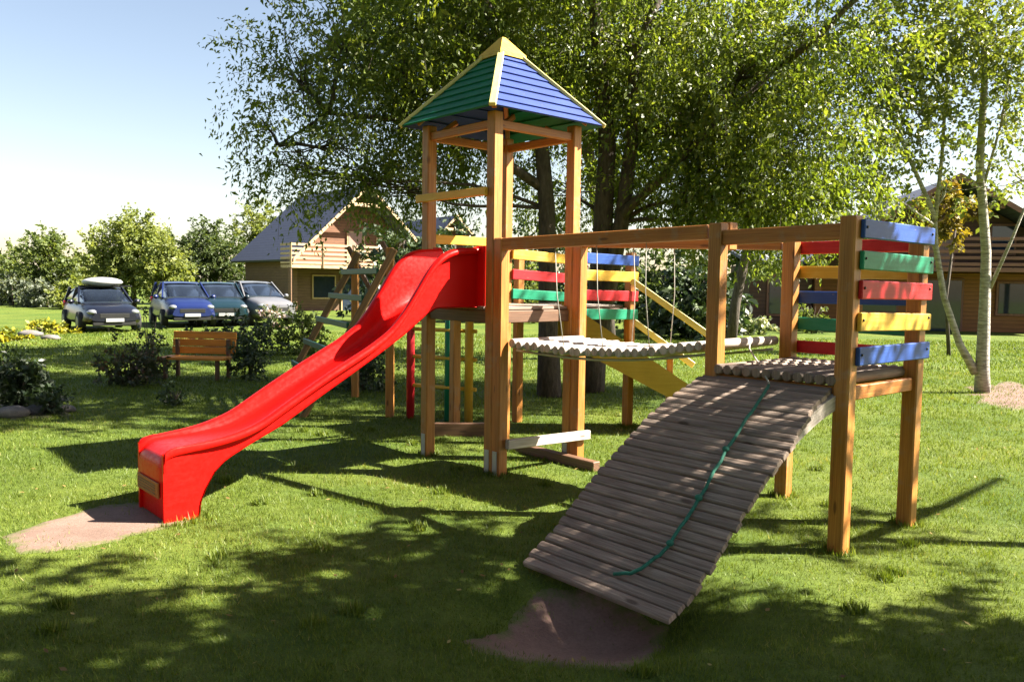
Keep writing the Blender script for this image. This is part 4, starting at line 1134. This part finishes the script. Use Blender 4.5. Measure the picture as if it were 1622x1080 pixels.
def chalet(name, label, K, g, Wd, L, zw, za, wall_m, gable_m, trim_m, over=.7, balc=(1.3, .18, .82), skylights=False, z1=2.35):
    """K: near left corner of the gable; g: direction along the gable; depth runs to the left of g"""
    d = Vector((-g.y, g.x, 0))
    o = empty(name, K + g*Wd*.5 + d*L*.5, label, "house")
    apex = K + g*Wd*.5
    t = .25
    def wallbox(p, q, z0, z1_, th=t):
        m = MB(); m.beam(Z(p, (z0+z1_)/2), Z(q, (z0+z1_)/2), th, z1_-z0, ch=.01); return m
    wallbox(K + d*0.0, K + d*L, -.1, zw).build("wall", wall_m, o)
    wallbox(K + g*Wd, K + g*Wd + d*L, -.1, zw).build("wall", wall_m, o)
    wallbox(K + d*L + g*t*.52, K + d*L + g*(Wd - t*.52), -.1, zw).build("wall", wall_m, o)
    rec = .9
    wallbox(K + d*rec + g*t*.52, K + d*rec + g*(Wd - t*.52), -.1, z1).build("wall", wall_m, o)
    mg = MB(); mg.prism([Z(K + g*.1, z1 + .02), Z(K + g*(Wd-.1), z1 + .02), Z(K + g*(Wd-.1), zw + .1), Z(apex, za - .12), Z(K + g*.1, zw + .1)], d*.2); mg.build("gable_wall", gable_m, o)
    mg = MB(); mg.prism([Z(K + g*.1 + d*L, zw + .01), Z(K + g*(Wd-.1) + d*L, zw + .01), Z(apex + d*L, za - .12)], d*.2); mg.build("gable_wall", gable_m, o)
    rise = (za - zw)/(Wd*.5)
    for sgn in (-1, 1):
        eave = apex + g*sgn*(Wd*.5 + over)
        ez = zw - rise*over
        a0, a1 = apex - d*1.35, apex + d*(L + .7)
        e0, e1 = eave - d*1.35, eave + d*(L + .7)
        n_ = (g*sgn*rise + UP).normalized()
        mr = MB(); mr.prism([Z(a0, za + .03) - g*sgn*.0, Z(e0, ez + .03), Z(e1, ez + .03), Z(a1, za + .03)], n_*.14)
        rf = mr.build("roof", ROOFM, o)
        mf = MB(); mf.prism([Z(a0, za) - d*.045, Z(e0, ez) - d*.045, Z(e0, ez + .22) - d*.045, Z(a0, za + .22) - d*.045], d*.04); mf.build("barge_board", trim_m, o)
        if skylights:
            for s_ in (.30, .55):
                c0 = apex.lerp(eave, s_) + d*1.2; zc = za + (ez - za)*s_ + .17
                ms = MB(); sl = (g*sgn - UP*rise).normalized()
                ms.obox(Z(c0, zc) + n_*.03, sl, d, n_, .42, .55, .05, .01); ms.build("skylight", CURTAIN, o)
    # porch posts and balcony
    zb = z1 + .02
    bd, b0_, b1_ = balc
    p0, p1 = K + g*Wd*b0_ - d*bd, K + g*Wd*b1_ - d*bd
    mbx = MB(); mbx.prism([Z(K + g*Wd*b0_ - d*.01, zb), Z(p0, zb), Z(p1, zb), Z(K + g*Wd*b1_ - d*.01, zb)], UP*.16); mbx.build("balcony_floor", trim_m, o)
    mr = MB()
    for i, z in enumerate((.28, .52, .76, 1.0, 1.24)):
        mr.beam(Z(p0, zb + z), Z(p1, zb + z), .04, .12)
        mr.beam(Z(p0, zb + z), Z(K + g*Wd*b0_ - d*.02, zb + z), .04, .12)
        mr.beam(Z(p1, zb + z), Z(K + g*Wd*b1_ - d*.02, zb + z), .04, .12)
    for f in (0, .33, .66, 1):
        q = p0.lerp(p1, f) - d*.045; mr.beam(Z(q, zb), Z(q, zb + 1.32), .10, .05)
    mr.build("balcony_railing", trim_m, o)
    for f in (b0_, b1_):
        q = K + g*Wd*f - d*(bd - .08); mp = MB(); mp.beam(Z(q, -.1), Z(q, zb), .16, .16); mp.build("porch_post", wall_m, o)
    # upstairs door and windows, collar beam
    def opening(nm, u, z0, w, h, off, mat):
        c = K + g*Wd*u + d*off
        mf = MB(); mf.obox(Z(c, z0 + h/2), g, d, UP, w/2 + .09, .05, h/2 + .09, .01, 2); fr = mf.build(nm, trim_m, o)
        mp = MB(); mp.obox(Z(c - d*.045, z0 + h/2), g, d, UP, w/2, .02, h/2, .005, 2); mp.build("pane" if mat is GLASSM else "panel", mat, fr)
    opening("door", .48, zb + .17, .95, 1.9, -.05, DOORM)
    opening("window", .72, zb + .75, .8, 1.05, -.05, GLASSM)
    opening("window", .27, .75, 1.3, 1.2, rec - t*.5 - .04, GLASSM)
    opening("door", .52, .0, 1.5, 2.05, rec - t*.5 - .04, GLASSM)
    opening("window", .80, .75, 1.0, 1.2, rec - t*.5 - .04, GLASSM)
    mc = MB(); zc = za - 1.0; hw_ = (za - zc)/rise
    mc.beam(Z(apex - g*hw_ - d*1.2, zc), Z(apex + g*hw_ - d*1.2, zc), .1, .2); mc.build("collar_beam", trim_m, o)
    return o
g1 = Vector((.78, .626, 0)).normalized()
chalet("chalet", "brown wooden chalet with blue-grey steep roof and pale balcony beyond the cars", Vector((-11.9, 45, 0)), g1, 7.6, 7.0, 3.35, 6.95, LOGWALL, GABLEWALL, TRIM, balc=(1.3, -.11, .62))
g3 = Vector((.8, .6, 0))
chalet("chalet", "distant chalet whose grey roof edge shows beside the tower's outer post", Vector((-8.4, 66, 0)), g3, 7.6, 7.0, 3.35, 7.0, LOGWALL, DARKLOG, TRIM)
DTRIM = wood("red_brown_trim", (.13, .05, .03), (.20, .085, .05), (.28, .13, .08), .6)
g2 = Vector((.985, -.17, 0)).normalized()
chalet("chalet", "dark red-brown timber house with balcony behind the birch", Vector((12.4, 33.4, 0)), g2, 9.4, 8.0, 3.0, 5.85, ORWALL, DARKLOG, DTRIM, balc=(1.4, .14, .86), skylights=True)
an = empty("annexe", (11.0, 34.5, 0), "brown timber annexe with dark blue window left of the brown house", "building")
mb = MB(); mb.box((11.0, 35.2, 1.25), 2.6, 3, 2.7, .02); mb.build("wall", DARKLOG, an)
mb = MB(); mb.prism([(9.5, 33.3, 2.62), (12.35, 33.3, 2.62), (12.35, 37, 3.3), (9.5, 37, 3.3)], (0, 0, .14)); mb.build("roof", ROOFM, an)
mb = MB(); mb.box((10.9, 33.67, 1.35), 1.0, .06, 1.7, .01); wf = mb.build("window", DTRIM, an)
mb = MB(); mb.box((10.9, 33.63, 1.35), .8, .04, 1.5, .005); mb.build("pane", GLASSM, wf)

# ------------------------------------------------------------------ cars
def carpaint(name, col):
    m, nt, bs, L = new_mat(name)
    n = noise(nt, 3, 3, .5, mapped(nt, "Object", (1, 1, 1)))
    rr = ramp(nt, [(.3, tuple(x*.9 for x in col)), (.7, col)]); L.new(n.outputs[0], rr.inputs[0]); L.new(rr.outputs[0], bs.inputs["Base Color"])
    bs.inputs["Metallic"].default_value = .0; bs.inputs["Roughness"].default_value = .35; bs.inputs["Coat Weight"].default_value = .45; bs.inputs["Coat Roughness"].default_value = .05
    return m
TYRE = plain("tyre_rubber", (.018, .018, .018), .8); RIM_M = plain("alloy_rim", (.16, .16, .17), .4, .6)
LAMP_G = plain("lamp_glass", (.20, .21, .23), .15, .3, .6); PLATE = plain("plate_white", (.30, .30, .30), .4); TAIL = plain("tail_lamp", (.4, .01, .01), .2, 0, .5)
def car(label, loc, rz, col, Lc=4.3, Hc=1.5, estate=True, box=None):
    o = empty("parked_car", loc, label, "car", "cars parked beyond the lawn", rz)
    mw = o.matrix_basis
    pm = carpaint("car_paint", col)
    h = Lc/2; k = Hc/1.5
    def ring(x, hw, z0, z1, tw=.9, n=16):
        pts = []
        for i in range(n):
            a = 2*math.pi*i/n + math.pi/n
            cx, sz = math.cos(a), math.sin(a)
            ex = .42
            yy = math.copysign(abs(cx)**ex, cx)*hw*(tw if sz > 0 else 1); zz = (z0+z1)/2 + math.copysign(abs(sz)**ex, sz)*(z1-z0)/2
            pts.append(mw @ Vector((x, yy, zz)))
        return pts + pts[:1]
    def loft(secs, mat, nm, parent=o):
        m = MB(); m.grid([ring(*s_) for s_ in secs], True, True)
        n_ = 17
        base = len(m.v)
        m.f.append(tuple(range(16))); m.sm.append(False)
        m.f.append(tuple(reversed(range(base - n_, base - 1)))); m.sm.append(False)
        return m.build(nm, mat, parent)
    loft([(-h, .72, .42*k, .86*k), (-h+.06, .80, .32*k, .95*k), (-h+.3, .86, .26*k, .99*k), (-h+1, .88, .22*k, 1.0*k), (0, .89, .20*k, .98*k), (h-1.25, .88, .22*k, .98*k), (h-.9, .87, .22*k, .95*k), (h-.35, .84, .25*k, .87*k), (h-.08, .76, .3*k, .76*k), (h, .66, .38*k, .66*k)], pm, "body")
    tail = -h + (.25 if estate else .75)
    loft([(tail - .08, .74, .92*k, 1.0*k, .9), (tail + .28, .78, .92*k, 1.44*k, .82), (tail + .7, .79, .92*k, 1.475*k, .80), (h - 2.2, .79, .92*k, 1.475*k, .80), (h - 1.75, .79, .92*k, 1.38*k, .80), (h - 1.05, .76, .92*k, 1.0*k, .9)], GLASSM, "windows")
    m = MB(); m.grid([[mw @ Vector((x, y*.60, z*k + (1-abs(y))*.02)) for y in (-1, -.6, 0, .6, 1)] for x, z in ((tail + .30, 1.455), (tail + .7, 1.485), (h - 2.25, 1.485), (h - 1.85, 1.43))], True, False); m.build("roof_panel", pm, o)
    for x in (tail + .32, -.25, h - 1.95):
        for s_ in (-1, 1):
            m = MB(); m.beam(mw @ Vector((x + (.75 if x > 0 else 0), s_*.785, .95*k)), mw @ Vector((x, s_*.635, 1.46*k)), .05, .09); m.build("pillar", pm, o)
    for x in (-h + .8, h - .85):
        for s_ in (-1, 1):
            m = MB(); m.tube([mw @ Vector((x, s_*.70, .32)), mw @ Vector((x, s_*.72, .32)), mw @ Vector((x, s_*.90, .32)), mw @ Vector((x, s_*.905, .32))], [.29, .32, .32, .29], 20); wh = m.build("wheel", TYRE, o)
            m = MB(); m.tube([mw @ Vector((x, s_*.90, .32)), mw @ Vector((x, s_*.915, .32))], [.185, .16], 16); m.build("rim", RIM_M, wh)
    for s_ in (-1, 1):
        m = MB(); m.blob(mw @ Vector((h - .16, s_*.60, .68*k)), .16, .17, .085, 10, 6); m.build("headlight", LAMP_G, o)
        m = MB(); m.blob(mw @ Vector((-h + .07, s_*.70, .86*k)), .09, .1, .14, 10, 6); m.build("tail_light", TAIL, o)
        m = MB(); m.blob(mw @ Vector((h - 1.35, s_*.98, 1.0*k)), .09, .12, .08, 10, 6); m.build("wing_mirror", pm, o)
    X = mw.to_3x3() @ Vector((1, 0, 0)); Y = mw.to_3x3() @ Vector((0, 1, 0))
    m = MB(); m.obox(mw @ Vector((h - .02, 0, .56*k)), X, Y, UP, .03, .42, .07, .01); m.build("grille", BLACK, o)
    m = MB(); m.obox(mw @ Vector((h + .02, 0, .42*k)), X, Y, UP, .012, .26, .055, .004); m.build("number_plate", PLATE, o)
    m = MB(); m.obox(mw @ Vector((h - .07, 0, .30*k)), X, Y, UP, .05, .62, .06, .02); m.build("bumper", BLACK, o)
    return o
c1 = gnd(160, 522)
car("near-black car with a pale roof box at the left of the parking row", c1, math.radians(-52), (.004, .005, .012), 4.0, 1.42)
rbx = MB(); rbx.blob(c1 + Vector((-.05, .25, 1.56)), .62, .62, .16, 16, 8)
tag(rbx.build("roof_box", plain("roof_box_grey", (.34, .34, .34), .4)), "pale grey roof box on top of the near-black car", "roof box")
mb = MB()
for dy in (-.3, .6):
    mb.beam(c1 + Vector((-.6, dy + .1, 1.42)), c1 + Vector((.55, dy + .45, 1.42)), .05, .06)
tag(mb.build("roof_rack", BLACK), "black roof rack bars carrying the pale roof box", "roof rack")
car("deep blue car second in the parking row", gnd(288, 515), math.radians(-58), (.006, .014, .075), 4.1, 1.6)
car("dark teal car parked between the blue and silver cars", gnd(345, 513.5), math.radians(-62), (.004, .018, .026), 4.1, 1.6)
car("silver car partly hidden by pink roses near the chalet", gnd(402, 512), math.radians(-48), (.13, .13, .14), 4.3, 1.65)
